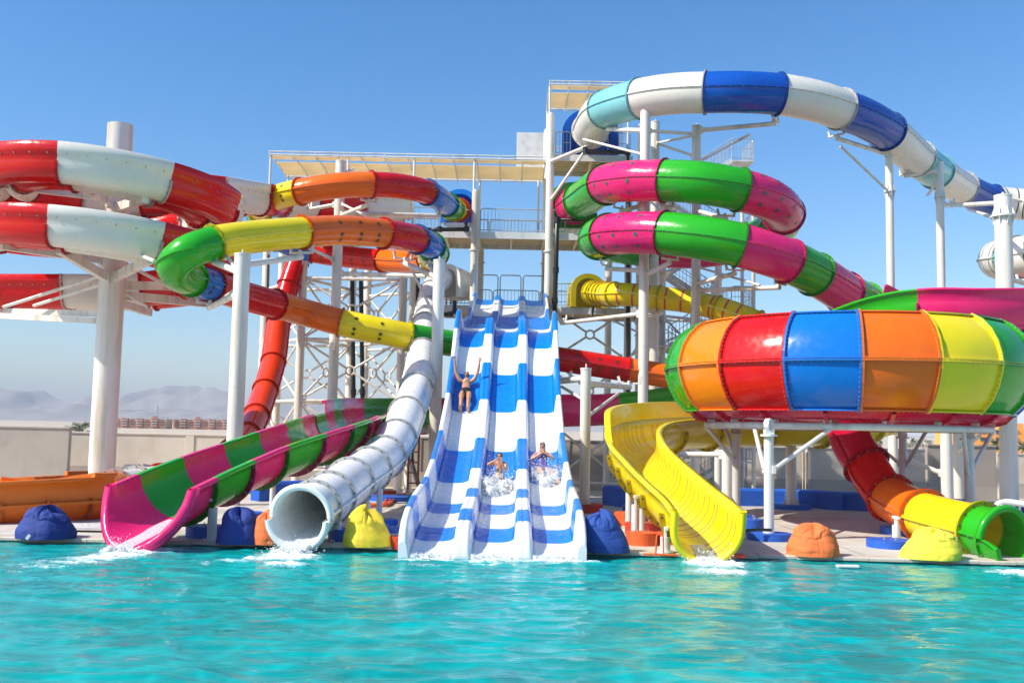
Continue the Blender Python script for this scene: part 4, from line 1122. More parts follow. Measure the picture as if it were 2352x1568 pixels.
o = mb.build('pool_squeegee', M['orangepaint']); tag(o, 'orange bent-handled frame lying flat by the pool at the yellow trough', 'frame')
mb = MB()
rs = random.Random(3)
for k in range(3):
    q = [G(x, y, .1) for x, y in ((815 + 10 * k, 1166 - 2 * k), (845, 1160 + 3 * k), (880, 1163 - 2 * k), (905 - 4 * k, 1150 - 5 * k), (925, 1138), (935, 1130))]
    mb.pipe([a + Vector((0, 0, .03)) for a in cspline(q, .2)[0]], .035, 8)
o = mb.build('fire_hose', plain('orange_hose', (.80, .10, .015), .5)); tag(o, 'flat orange hose coiled on the deck by the white tube', 'hose')
mb = MB(); q = [P(937, 1170, 20.5), P(940, 1140, 20.5), P(950, 1132, 20.7), P(975, 1134, 21), P(990, 1128, 21.5)]
mb.pipe(cspline(q, .1)[0], .025, 8); o = mb.build('garden_hose', plain('dark_green_hose', (.01, .10, .04), .4)); tag(o, 'dark green hose arching beside the left wall of the racing slide', 'hose')
mb = MB(); p = P(1715, 1208, 18.8); mb.pipe([(p.x - .1, p.y, .2), (p.x, p.y, .3), (p.x + .25, p.y + .1, .31), (p.x + .5, p.y + .15, .3)], .03, 8)
o = mb.build('suction_hose', M['blackpipe']); tag(o, 'short black hose resting on the blue base of the bowl post', 'hose')
mb = MB(); p = G(1935, 1298, 0); mb.box((p.x, p.y - .25, .02), (.36, .14, .05)); o = mb.build('pool_skimmer', M['panel'], None, bevel=.02); tag(o, 'small white float on the water by the lemon bean bag', 'float')
# rusty scaffold ladder behind the tube
mb = MB()
a, b = P(939, 1030, 34), P(962, 1030, 34)
for q in (a, b): mb.cyl((q.x, 34, zt(34)), (q.x, 34, 2.2), .04, 8)
for k in range(6): mb.cyl((a.x, 34, .2 + k * .35), (b.x, 34, .2 + k * .35), .025, 6)
o = mb.build('scaffold_frame', plain('rusty_painted_steel', (.42, .12, .06), .7, 0, .3, 8)); tag(o, 'rusty red scaffold frame standing behind the white tube', 'scaffold')
# pool handrail at right
hr = thing('pool_handrail', 'white tubular handrail with close bars at the right edge', 'handrail', G(2330, 1210, .08))
a = P(2292, 1195, 19.6); mb = MB()
mb.pipe(cspline([P(2286, 1185, 19.6), P(2287, 1162, 19.6), P(2300, 1152, 19.6), P(2352, 1157, 19.5), P(2440, 1165, 19.4)], .1)[0], .06, 12); mb.build('top_rail', M['tubewhite'], hr)
mb = MB()
for k in range(10):
    q = P(2300 + 14 * k, 1158 + 1.2 * k, 19.55); mb.cyl((q.x, q.y, .08), (q.x, q.y, q.z), .022, 8)
mb.build('bars', M['tubewhite'], hr)
# blue lazy-river wall
def low_wall(label, pts, h, w=.45, butt=3.0, mat='bluepaint'):
    root = thing('low_wall', label, 'wall', pts[0], 'low blue walls behind the deck')
    c, _ = cspline(pts, .3); mb = MB(); rows = []
    for (p, t, s, u) in frames(c):
        z = Vector((0, 0, 1)); s = Vector((s.x, s.y, 0)).normalized(); b = Vector((p.x, p.y, zt(p.y) - .1))
        rows.append([b - s * w / 2, b - s * w / 2 + z * (h * .9), b - s * w * .36 + z * (h * 1.0), b + s * w * .36 + z * (h * 1.0), b + s * w / 2 + z * (h * .9), b + s * w / 2])
    mb.grid(rows, 0, False, flip=True)
    for k in (0, -1): mb.add(rows[k], [list(range(6))], 0)
    d = 0
    mb.build('wall_body', M[mat], root)
    fr_ = frames(c)
    for i in range(8, len(fr_) - 4, int(butt / .3)):
        p, t, s, u = fr_[i]; s = Vector((s.x, s.y, 0)).normalized(); t = Vector((t.x, t.y, 0)).normalized()
        bt = MB(); bt.box(Vector((p.x, p.y, zt(p.y) + h * .3)) + s * (w * .5 + .1), (.55, .25, h * .72), 0, Matrix((t, s, Vector((0, 0, 1)))).transposed())
        bt.build('buttress', M[mat], root)
low_wall('long low blue wall curving behind the bowl posts', [G(1695, 1160), G(1800, 1162), G(1920, 1168), G(2040, 1176), G(2200, 1190), G(2420, 1215)], .58)
low_wall('short blue wall block right of the racing slide, behind the post', [G(1398, 1158), G(1470, 1166), G(1560, 1170)], .62)
low_wall('low blue wall at left behind the pink trough', [G(585, 1150), G(690, 1146), G(780, 1143)], .6)
# rubble by the left wall
M['rubble'] = plain('broken_concrete', (.62, .57, .48), .9, 0, .2, 3, .6, 12)
rs = random.Random(11)
for k in range(16):
    c = P(292 + rs.random() * 84, 1100 - rs.random() * 6, 33 + rs.random() * 2)
    bm = bmesh.new(); bmesh.ops.create_cube(bm, size=1)
    for v in bm.verts: v.co = Vector((v.co.x * (.25 + rs.random() * .3), v.co.y * .3, v.co.z * (.16 + .22 * rs.random()))) + Vector((rs.random(), rs.random(), rs.random())) * .1
    bmesh.ops.rotate(bm, verts=bm.verts, cent=(0, 0, 0), matrix=Matrix.Rotation(rs.random() * 3, 3, 'Z') @ Matrix.Rotation(rs.random(), 3, 'X'))
    me = bpy.data.meshes.new('rubble_block'); bm.to_mesh(me); bm.free(); me.materials.append(M['rubble'])
    o = bpy.data.objects.new('rubble_block', me); COL.objects.link(o); o.location = (c.x, c.y, zt(c.y) + .15 + .18 * (k % 3))
    tag(o, 'broken pale concrete block in the rubble heap by the left boundary wall', 'rubble', 'broken concrete blocks in the rubble heap')
# ================================================================== WATER, GROUND, WALLS
def axis(dense0, dense1, step, lo, hi, grow=1.5):
    a = []
    x = dense0
    while x < dense1 + 1e-6: a.append(x); x += step
    s = step * 2; x = dense1
    while x < hi: x = min(hi, x + s); a.append(x); s *= grow
    s = step * 2; x = dense0
    while x > lo: x = max(lo, x - s); a.insert(0, x); s *= grow
    return a
FOAM = []   # (x, y, rx, ry, strength)
def foam_src(px, py, rx, ry, st, dx=0, dy=0):
    p = G(px, py, 0); FOAM.append((p.x + dx, p.y + dy, rx, ry, st))
foam_src(322, 1266, .42, .3, 1.2); foam_src(278, 1277, .50, .3, 1.05); foam_src(225, 1285, .6, .3, .85); foam_src(165, 1293, .7, .3, .68); foam_src(90, 1302, .75, .35, .5); foam_src(30, 1310, .7, .4, .38)
foam_src(662, 1280, .45, .42, 1.2); foam_src(655, 1297, .38, .3, .9); foam_src(600, 1285, .5, .3, .68); foam_src(540, 1290, .7, .34, .52); foam_src(470, 1296, .5, .3, .36)
foam_src(1640, 1297, .5, .36, 1.2); foam_src(1655, 1315, .6, .45, .75); foam_src(1700, 1318, .6, .35, .5)
for q in range(12): foam_src(935 + q * 37, 1290 + .4 * q, .32, .10, .75)
for px in (985, 1130, 1275): foam_src(px, 1298, .5, .14, .55)
foam_src(2350, 1318, .6, .35, .9); foam_src(1290, 1330, 1.6, .7, .22); foam_src(560, 1330, 1.6, .8, .24); foam_src(180, 1340, 2.2, .9, .26)
def foam_at(x, y):
    f = 0
    for fx, fy, rx, ry, st in FOAM:
        dx, dy = (x - fx) / rx, (y - fy) / ry; q = dx * dx + dy * dy
        if q < 6: f = max(f, st * math.exp(-q * .9))
    if f < .02: return 0
    n = noise.noise((x * 5, y * 8, 0)) * .5 + noise.noise((x * 13, y * 19, 3)) * .3
    return max(0, f * (1 + n))
def wave(x, y):
    v = Vector((x * .30, y * 1.0, 0))
    a = noise.noise(v) * .030 + noise.noise(Vector((x * .8 + 7, y * 2.5, 1))) * .020
    a += (1 - abs(noise.noise(Vector((x * 1.3, y * 3.2, 4))))) ** 3 * .026 + noise.noise(Vector((x * 2.6, y * 5.6, 8))) * .013
    a -= .012
    return a
xs = axis(-9.6, 9.6, .055, -70, 70); ys = axis(7.2, 17.55, .05, -40, 17.6)
mb = MB(); rows = []; fo = []
for j, y in enumerate(ys):
    r = []
    for x in xs:
        ins = -9.7 < x < 9.7 and y > 7
        f = foam_at(x, y) if ins and y > 12 else 0
        z = (wave(x, y) if ins else 0) + min(.06, f * .045) * (1 + noise.noise((x * 9, y * 9, 2)))
        r.append((x, min(y, edge_y(x) + .02), z)); fo.append(f)
    rows.append(r)
mb.grid(rows, 0, True, flip=True)
m, nt, ns, lk = newmat('turquoise_pool_water')
out = N(ns, 'ShaderNodeOutputMaterial'); b = N(ns, 'ShaderNodeBsdfPrincipled')
tc = N(ns, 'ShaderNodeTexCoord'); mp = N(ns, 'ShaderNodeMapping'); mp.inputs['Scale'].default_value = (.35, .6, 1); lk.new(tc.outputs['Object'], mp.inputs[0])
n1 = N(ns, 'ShaderNodeTexNoise'); n1.inputs['Scale'].default_value = 1.1; n1.inputs['Detail'].default_value = 4; n1.inputs['Distortion'].default_value = .6; lk.new(mp.outputs[0], n1.inputs['Vector'])
r1 = ramp(ns, [(.22, (.0003, .185, .182)), (.5, (.0004, .245, .238)), (.78, (.0010, .325, .322))]); nq = N(ns, 'ShaderNodeTexNoise'); nq.inputs['Scale'].default_value = 2.3; nq.inputs['Detail'].default_value = 5; nq.inputs['Distortion'].default_value = 1.0; mpq = N(ns, 'ShaderNodeMapping'); mpq.inputs['Scale'].default_value = (.55, 1.5, 1); lk.new(tc.outputs['Object'], mpq.inputs[0]); lk.new(mpq.outputs[0], nq.inputs['Vector'])  # finer noise paints refracted ripple light and dark into the water colour
ma = N(ns, 'ShaderNodeMath', operation='MULTIPLY_ADD'); ma.inputs[1].default_value = .75; ma.inputs[2].default_value = -.375; lk.new(nq.outputs['Fac'], ma.inputs[0])
mq = N(ns, 'ShaderNodeMath', operation='ADD'); lk.new(n1.outputs['Fac'], mq.inputs[0]); lk.new(ma.outputs[0], mq.inputs[1]); lk.new(mq.outputs[0], r1.inputs[0])
# caustic-like light web painted into the water's base colour; no pool floor is modelled
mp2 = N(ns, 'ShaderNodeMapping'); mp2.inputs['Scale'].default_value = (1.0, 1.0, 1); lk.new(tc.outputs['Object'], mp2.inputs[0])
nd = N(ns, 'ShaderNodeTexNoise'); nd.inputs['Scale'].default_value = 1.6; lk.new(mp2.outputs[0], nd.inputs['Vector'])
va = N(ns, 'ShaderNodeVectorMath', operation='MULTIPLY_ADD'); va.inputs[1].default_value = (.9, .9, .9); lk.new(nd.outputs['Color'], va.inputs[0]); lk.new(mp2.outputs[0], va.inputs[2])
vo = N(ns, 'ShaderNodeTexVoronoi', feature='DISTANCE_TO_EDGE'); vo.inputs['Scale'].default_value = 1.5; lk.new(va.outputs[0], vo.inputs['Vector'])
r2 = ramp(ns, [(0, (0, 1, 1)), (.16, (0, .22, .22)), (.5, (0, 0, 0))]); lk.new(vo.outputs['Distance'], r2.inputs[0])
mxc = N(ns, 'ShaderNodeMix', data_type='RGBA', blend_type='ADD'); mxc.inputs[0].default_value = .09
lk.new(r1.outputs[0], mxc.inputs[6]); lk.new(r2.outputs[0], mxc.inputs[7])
at = N(ns, 'ShaderNodeAttribute', attribute_name='foam')
nf = N(ns, 'ShaderNodeTexNoise'); nf.inputs['Scale'].default_value = 24; nf.inputs['Detail'].default_value = 6; nf.inputs['Roughness'].default_value = .7; lk.new(tc.outputs['Object'], nf.inputs['Vector'])
ad = N(ns, 'ShaderNodeMath', operation='ADD'); lk.new(at.outputs['Fac'], ad.inputs[0]); lk.new(nf.outputs['Fac'], ad.inputs[1])
mr = N(ns, 'ShaderNodeMapRange'); mr.inputs[1].default_value = .88; mr.inputs[2].default_value = 1.3; lk.new(ad.outputs[0], mr.inputs[0])
gt = N(ns, 'ShaderNodeMath', operation='MULTIPLY'); st_ = N(ns, 'ShaderNodeMapRange'); st_.inputs[1].default_value = .02; st_.inputs[2].default_value = .12; lk.new(at.outputs['Fac'], st_.inputs[0]); lk.new(mr.outputs[0], gt.inputs[0]); lk.new(st_.outputs[0], gt.inputs[1])
mxf = N(ns, 'ShaderNodeMix', data_type='RGBA'); mxf.inputs[7].default_value = (.86, .93, .94, 1)
lk.new(gt.outputs[0], mxf.inputs[0]); lk.new(mxc.outputs[2], mxf.inputs[6]); lk.new(mxf.outputs[2], b.inputs['Base Color'])
mrr = N(ns, 'ShaderNodeMapRange'); mrr.inputs[3].default_value = .045; mrr.inputs[4].default_value = .6; lk.new(gt.outputs[0], mrr.inputs[0]); lk.new(mrr.outputs[0], b.inputs['Roughness'])
b.inputs['IOR'].default_value = 1.19; b.inputs['Specular IOR Level'].default_value = .5
nb = N(ns, 'ShaderNodeTexNoise'); nb.inputs['Scale'].default_value = 3.0; nb.inputs['Detail'].default_value = 6; nb.inputs['Distortion'].default_value = .4
mp3 = N(ns, 'ShaderNodeMapping'); mp3.inputs['Scale'].default_value = (.7, 1.8, 1); lk.new(tc.outputs['Object'], mp3.inputs[0]); lk.new(mp3.outputs[0], nb.inputs['Vector'])
bp = N(ns, 'ShaderNodeBump'); bp.inputs['Strength'].default_value = .3; bp.inputs['Distance'].default_value = .07; lk.new(nb.outputs['Fac'], bp.inputs['Height'])
nb2 = N(ns, 'ShaderNodeTexNoise'); nb2.inputs['Scale'].default_value = 17; nb2.inputs['Detail'].default_value = 3; lk.new(mp3.outputs[0], nb2.inputs['Vector'])
bp2 = N(ns, 'ShaderNodeBump'); bp2.inputs['Strength'].default_value = .25; bp2.inputs['Distance'].default_value = .02; lk.new(nb2.outputs['Fac'], bp2.inputs['Height']); lk.new(bp.outputs[0], bp2.inputs['Normal']); lk.new(bp2.outputs[0], b.inputs['Normal'])
lk.new(b.outputs[0], out.inputs[0])
w = mb.build('water', [m]); tag(w, kind='structure')
at = w.data.attributes.new('foam', 'FLOAT', 'POINT'); at.data.foreach_set('value', fo)

# deck: concrete with joints, stains and a coping along the pool
m, nt, ns, lk = newmat('deck_concrete')
out = N(ns, 'ShaderNodeOutputMaterial'); b = N(ns, 'ShaderNodeBsdfPrincipled'); lk.new(b.outputs[0], out.inputs[0])
tc = N(ns, 'ShaderNodeTexCoord')
n1 = N(ns, 'ShaderNodeTexNoise'); n1.inputs['Scale'].default_value = .8; n1.inputs['Detail'].default_value = 8; lk.new(tc.outputs['Object'], n1.inputs['Vector'])
r1 = ramp(ns, [(.25, (.36, .32, .27)), (.5, (.52, .48, .42)), (.75, (.60, .56, .50))]); lk.new(n1.outputs['Fac'], r1.inputs[0])
n2 = N(ns, 'ShaderNodeTexNoise'); n2.inputs['Scale'].default_value = 60; n2.inputs['Detail'].default_value = 3; lk.new(tc.outputs['Object'], n2.inputs['Vector'])
mx = N(ns, 'ShaderNodeMix', data_type='RGBA', blend_type='OVERLAY'); mx.inputs[0].default_value = .25; lk.new(r1.outputs[0], mx.inputs[6]); lk.new(n2.outputs['Color'], mx.inputs[7])
br = N(ns, 'ShaderNodeTexBrick'); br.inputs['Scale'].default_value = .33; br.offset = 0; br.inputs['Mortar Size'].default_value = .004; br.inputs['Color1'].default_value = br.inputs['Color2'].default_value = (1, 1, 1, 1); br.inputs['Mortar'].default_value = (.35, .33, .3, 1); br.inputs['Row Height'].default_value = 1; br.inputs['Brick Width'].default_value = 1
lk.new(tc.outputs['Object'], br.inputs['Vector'])
mm = N(ns, 'ShaderNodeMix', data_type='RGBA', blend_type='MULTIPLY'); mm.inputs[0].default_value = 1; lk.new(mx.outputs[2], mm.inputs[6]); lk.new(br.outputs['Color'], mm.inputs[7]); lk.new(mm.outputs[2], b.inputs['Base Color'])
b.inputs['Roughness'].default_value = .75
bp = N(ns, 'ShaderNodeBump'); bp.inputs['Strength'].default_value = .3; bp.inputs['Distance'].default_value = .02; lk.new(n2.outputs['Fac'], bp.inputs['Height']); lk.new(bp.outputs[0], b.inputs['Normal'])
M['deckc'] = m
mb = MB(); xs2 = [-45 + 1.5 * k for k in range(61)]
def eband(o, z): return [Vector((x, edge_y(x) + o, z)) for x in xs2]
rows = [eband(.30, .08)] + [[Vector((x, max(edge_y(x) + .31, y), zt(y))) for x in xs2] for y in (19, 21, 24, 27, 29, 31, 33, 34)]
mb.grid(rows, 0, True, flip=True)
o = mb.build('deck', [M['deckc']]); tag(o, kind='structure')
mb = MB()
n_ = int(90 / .6)
for k in range(n_):
    x0, x1 = -45 + .6 * k + .005, -45 + .6 * (k + 1) - .005
    dz = .004 * math.sin(k * 2.7)
    sec = lambda x: [Vector((x, edge_y(x) + .3, -.3)), Vector((x, edge_y(x) + .3, .086 + dz)), Vector((x, edge_y(x) - .01, .086 + dz)), Vector((x, edge_y(x) - .03, .07 + dz)), Vector((x, edge_y(x) - .03, .03 + dz)), Vector((x, edge_y(x) + .03, .02)), Vector((x, edge_y(x) + .03, -.3))]
    mb.grid([sec(x0), sec(x1)], 0, False, closed=True); mb.add(sec(x0), [list(range(7))], 0); mb.add(sec(x1), [list(range(7))[::-1]], 0)
mb.grid([[Vector((-45, edge_y(-45) + .035, .015)), Vector((45, edge_y(45) + .035, .015))], [Vector((-45, edge_y(-45) + .035, -.4)), Vector((45, edge_y(45) + .035, -.4))]], 1, False)
o = mb.build('pool_coping_path', [plain('coping_stone', (.55, .47, .38), .55, 0, .25, 1.3, .2, 30), plain('pool_tile_blue', (.01, .16, .30), .2)]); tag(o, kind='structure')

m = plain('desert_sand', (.50, .41, .30), .95, 0, .22, .35, .5, 3)
mb = MB()
xg = axis(-60, 60, 3, -7000, 7000, 1.6); yg = [34, 36, 38, 40, 42, 44, 46, 50, 56, 64, 75, 90, 120, 170, 260, 400, 700, 1200, 2000, 3200, 5000, 7200]
mb.grid([[Vector((x, y, zt(y) - (0 if y == 34 else .0))) for x in xg] for y in yg], 0, True, flip=True)
# side ground beyond the deck and pool
for x0, x1 in ((-7000, -70), (70, 7000)):
    mb.grid([[Vector((x, y, -.9)) for x in (x0, x1)] for y in (-60, 34)], 0, False, flip=True)
o = mb.build('ground', [m]); tag(o, kind='structure')

# boundary walls
M['wallA'] = plain('grey_rendered_wall', (.40, .355, .31), .9, 0, .08, .8, .3, 25)
M['wallB'] = plain('cream_rendered_wall', (.60, .53, .44), .9, 0, .08, .6, .3, 25, dirt=(.5, .42, .33))
M['wallC'] = plain('taupe_rendered_wall', (.36, .31, .27), .9, 0, .08, .8, .3, 25)
def bwall(name, px0, px1, top, Y, mat, lab, joints=(), plinth=True, th=.3, Y2=None):
    Y2 = Y2 or Y
    a, b_ = P(px0, top[0], Y), P(px1, top[1], Y2); z1 = (a.z + b_.z) / 2
    root = thing(name, lab, 'wall', ((a.x + b_.x) / 2, Y, -.9), 'boundary walls of the park')
    mb = MB(); d = (Vector((b_.x - a.x, Y2 - Y, 0)))
    L = d.length; ang = math.atan2(d.y, d.x); R3 = Matrix.Rotation(ang, 3, 'Z'); mid = Vector(((a.x + b_.x) / 2, (Y + Y2) / 2, 0))
    mb.box(mid + Vector((0, 0, (z1 - 1.0) / 2)), (L, th, z1 + 1.0), 0, R3)
    mb.box(mid + Vector((0, 0, z1 + .04)), (L + .04, th + .1, .08), 0, R3)
    for j in joints:
        q = P(j, top[0], Y); mb.box((q.x, Y - th / 2 - .02, (z1 - 1) / 2), (.42, .06, z1 + 1 - .02), 0)
    mb.build('wall_body', [M[mat]], root, bevel=.01)
    if plinth:
        mb = MB(); mb.box(mid + R3 @ Vector((0, -th / 2 - .03, -.52)), (L - .02, .06, .75), 0, R3); mb.build('plinth', [M['wallA']], root)
bwall('boundary_wall', -500, 163, (977, 979), 47, 'wallA', 'taller grey boundary wall at far left behind the orange trough')
bwall('boundary_wall', 165, 735, (993, 1007), 50, 'wallB', 'cream boundary wall below the two brown hotels', joints=(440, 700))
bwall('boundary_wall', 737, 1500, (1007, 1012), 50.4, 'wallC', 'taupe boundary wall behind the lattice tower and racing slide', joints=(960, 1300))
bwall('boundary_wall', 1502, 1840, (1026, 1030), 51, 'wallB', 'cream boundary wall seen between the yellow trough and the bowl post', joints=(1700,))
bwall('boundary_wall', 1852, 2125, (1030, 1034), 51, 'wallB', 'cream boundary wall in the middle under the bowl, right of the thin downpipe')
mb = MB(); a = P(1846, 1030, 50.8); mb.cyl((a.x, 50.8, -.9), (a.x, 50.8, a.z), .05, 8); o = mb.build('drain_downpipe', plain('rusty_brown_pipe', (.30, .18, .08), .7)); tag(o, 'thin rusty brown downpipe between the two cream walls under the bowl', 'pipe')
bwall('boundary_wall', 2127, 2284, (1024, 1026), 46, 'wallC', 'taller taupe wall block under the right end of the bowl')
bwall('boundary_wall', 2288, 2700, (1044, 1050), 51, 'wallB', 'cream wall at far right under the orange building')

# ================================================================== FAR TOWN
M['ochre'] = plain('ochre_hotel_render', (.62, .36, .20), .9, 0, .06, .2); M['brick'] = plain('brown_red_hotel_render', (.40, .165, .11), .9, 0, .06, .2)
M['glass'] = plain('dark_teal_window_glass', (.05, .12, .16), .15); M['balc'] = plain('pale_balcony_render', (.60, .50, .42), .9)
M['orangebld'] = plain('bright_orange_render', (.86, .36, .06), .9, 0, .06, .1); M['cream'] = plain('cream_town_render', (.66, .56, .44), .9); M['redbld'] = plain('terracotta_town_render', (.50, .16, .09), .9)
def hotel(px0, px1, ptop, Y, lab, bays, arches):
    a, b_ = P(px0, ptop, Y), P(px1, ptop + (px1 - px0) * .02, Y); z0 = -.9; z1 = (a.z + b_.z) / 2; Wd = b_.x - a.x
    root = thing('hotel', lab, 'hotel', ((a.x + b_.x) / 2, Y, z0), 'hotels beyond the wall')
    H = z1 - z0; D = Wd * .35
    mb = MB(); mb.box((a.x + Wd / 2, Y + D / 2, z0 + H / 2), (Wd, D, H)); mb.build('wall', [M['ochre']], root)
    fl = 4; fh = H / fl
    bw_ = Wd / bays
    for k in range(bays):
        x = a.x + bw_ * (k + .5); dark = k % 2 == 1 or k in arches
        if dark:
            mb = MB(); hh = H * (1.04 if k not in arches else 1.12)
            mb.box((x, Y - .35, z0 + hh / 2), (bw_ * .92, .7, hh))
            if k in arches: 
                mb.cyl((x, Y - .72, z0 + hh * .985), (x, Y + .2, z0 + hh * .985), bw_ * .28, 16)
            mb.build('bay', [M['brick']], root)
        yf = Y - (.72 if dark else .02)
        for f in range(1, fl):
            zc = z0 + fh * (f + .5)
            mb = MB(); mb.box((x, yf - .03, zc), (bw_ * .5, .06, fh * .62)); mb.build('window', [M['glass']], root)
            mb = MB(); mb.box((x, yf - .35, zc - fh * .34), (bw_ * .78, .6, fh * .07)); mb.box((x, yf - .62, zc - fh * .2), (bw_ * .78, .06, fh * .24)); mb.build('balcony', [M['balc'] if dark else M['brick']], root)
hotel(262, 382, 960, 420, 'brown and ochre hotel with one round-topped gable, left of the white column', 7, (5,))
hotel(398, 545, 962, 430, 'brown and ochre hotel with two round-topped gables, right of the first hotel', 9, (3, 8))
def block(px0, px1, ptop, Y, mat, lab, nw=3, nf=2, D=None, steps=()):
    a, b_ = P(px0, ptop, Y), P(px1, ptop, Y); z1 = (a.z + b_.z) / 2; z0 = -.9; Wd = b_.x - a.x
    root = thing('house', lab, 'building', ((a.x + b_.x) / 2, Y, z0))
    mb = MB(); mb.box((a.x + Wd / 2, Y + Wd * .3, (z0 + z1) / 2), (Wd, Wd * .6, z1 - z0))
    for (u0, u1, dz) in steps: mb.box((a.x + Wd * (u0 + u1) / 2, Y + Wd * .28, z1 + dz / 2), (Wd * (u1 - u0), Wd * .5, dz))
    mb.build('wall', [M[mat]], root)
    fh = (z1 - z0) / nf
    for f in range(nf):
        for k in range(nw):
            x = a.x + Wd * (k + .5) / nw
            mb = MB(); mb.box((x, Y - .03, z0 + fh * (f + .55)), (Wd / nw * .36, .08, fh * .5)); mb.build('window', [M['glass']], root)
            mb = MB(); mb.box((x, Y - .12, z0 + fh * (f + .83)), (Wd / nw * .5, .25, fh * .06)); mb.build('lintel', [M['redbld'] if mat == 'orangebld' else M['balc']], root)
    return root
block(2203, 2420, 985, 150, 'orangebld', 'bright orange building with small shuttered windows at right behind the wall', 6, 4, steps=((0, .12, -.01), (.5, .7, .9)))
block(1803, 1885, 1023, 300, 'redbld', 'low terracotta building with a stepped parapet behind the bowl posts', 6, 2, steps=((.1, .25, .8), (.5, .62, 1.0), (.8, .9, .6)))
block(1700, 1745, 1030, 340, 'cream', 'small cream house left of the terracotta building', 3, 2)
block(1893, 1935, 1026, 420, 'cream', 'pale cream house right of the terracotta building', 3, 2)
block(2128, 2160, 1010, 380, 'cream', 'pale flat-roofed house behind the taupe wall block', 2, 3)
block(1960, 2008, 1020, 500, 'cream', 'wide distant cream house among the palms', 4, 2)
M['leaf'] = plain('dusty_green_leaves', (.075, .10, .035), .8, 0, .3, 2); M['frond'] = plain('palm_frond_green', (.10, .12, .045), .7, 0, .3, 2); M['bark'] = plain('palm_bark', (.20, .14, .09), .9, 0, .3, 4)
def palm(px, ptop, Y, lab, seed, grp='palms beyond the right wall'):
    rs = random.Random(seed); c = P(px, ptop, Y); z0 = -.9; H = c.z - z0
    root = thing('palm_tree', lab, 'palm tree', (c.x, Y, z0), grp); k = H / 6.5
    mb = MB(); pts = [Vector((c.x + .15 * k * math.sin(t * 2 + seed), Y, z0 + H * .72 * t / 6)) for t in range(7)]
    mb.pipe(pts, .17 * k, 8); mb.build('trunk', [M['bark']], root)
    mb = MB(); top = pts[-1]
    for q in range(34):
        a = rs.random() * 6.28; el = rs.uniform(-.5, 1.3); Ln = rs.uniform(1.5, 2.1) * k
        p = top.copy(); d = Vector((math.cos(a) * math.cos(el), math.sin(a) * math.cos(el), math.sin(el)))
        pr = None
        for s in range(7):
            w = (.26 * math.sin(math.pi * (s + .6) / 7.6) + .03) * k; sd = d.cross(Vector((0, 0, 1))).normalized()
            l, m_, r = p - sd * w - Vector((0, 0, w * .5)), p, p + sd * w - Vector((0, 0, w * .5))
            if pr: mb.add(pr + [l, m_, r], [(0, 1, 4, 3), (1, 2, 5, 4)], 0)
            pr = [l, m_, r]; p = p + d * Ln / 6; d = (d + Vector((0, 0, -.24))).normalized()
    mb.build('crown', [M['frond']], root)
def tree(px, ptop, wpx, Y, lab, seed, grp='bushy trees beyond the walls', wid=1):
    rs = random.Random(seed); c = P(px, ptop, Y); z0 = -.9; H = c.z - z0; Wd = wpx * Y / FPX / 2
    root = thing('tree', lab, 'tree', (c.x, Y, z0), grp)
    mb = MB(); mb.cyl((c.x, Y, z0), (c.x, Y, z0 + H * .5), H * .05, 8, r2=H * .025)
    for q in range(5):
        a = q * 1.256; mb.cyl((c.x, Y, z0 + H * (.3 + .04 * q)), (c.x + Wd * .6 * math.cos(a), Y + Wd * .6 * math.sin(a), z0 + H * .75), H * .02, 6, r2=H * .008)
    mb.build('trunk', [M['bark']], root)
    mb = MB(); cl = [(Vector((rs.gauss(0, .42) * Wd, rs.gauss(0, .42) * Wd, H * rs.uniform(.3, .9))), rs.uniform(.18, .34) * Wd) for _ in range(22)]
    ls = max(.02 * H, .05) * 1.6
    for cc, rr in cl:
        for _ in range(70):
            d = Vector((rs.gauss(0, 1), rs.gauss(0, 1), rs.gauss(0, .8))).normalized() * rr * rs.random() ** .4
            p = Vector((c.x, Y, z0)) + cc + d; u = Vector((rs.gauss(0, 1), rs.gauss(0, 1), rs.gauss(0, 1))).normalized(); v = u.orthogonal().normalized()
            if p.z > c.z: continue
            mb.add([p - u * ls, p + v * ls * .5, p + u * ls, p - v * ls * .5], [(0, 1, 2, 3)], 0)
    mb.build('crown', [M['leaf']], root)
tree(182, 968, 52, 160, 'dark bushy tree showing over the step in the left wall', 1)
for k, (px, pt, wp, Y, lab) in enumerate([(300, 988, 60, 330, 'shrubby tree at the foot of the first brown hotel'), (355, 990, 50, 330, 'shrubby tree at the right corner of the first brown hotel'), (470, 991, 70, 340, 'shrubby tree in front of the second brown hotel'), (1932, 1018, 46, 260, 'bushy tree under the bowl beside the pale house'), (1985, 1014, 50, 240, 'bushy tree behind the dark red outlet tube'), (2090, 1016, 60, 230, 'bushy tree seen between the bowl posts at right'), (2120, 1008, 40, 240, 'taller bushy tree behind the taupe wall block'), (1860, 1028, 40, 290, 'low shrub in front of the terracotta building'), (1760, 1030, 36, 280, 'low shrub left of the terracotta building')]): tree(px, pt, wp, Y, lab, 20 + k)
for k, (px, pt, Y, lab) in enumerate([(2284, 1000, 105, 'palm before the orange building, left of the thick column'), (2348, 1006, 110, 'palm at the right frame edge before the orange building'), (2213, 1008, 140, 'palm at the left corner of the orange building'), (1940, 1012, 200, 'palm standing clear left of the dark red outlet tube'), (1912, 1018, 210, 'smaller palm left of the clear-standing one under the bowl'), (2022, 1008, 190, 'palm right behind the dark red outlet tube'), (2096, 1002, 210, 'tall palm between the bowl posts at right')]): palm(px, pt, Y, lab, 40 + k)
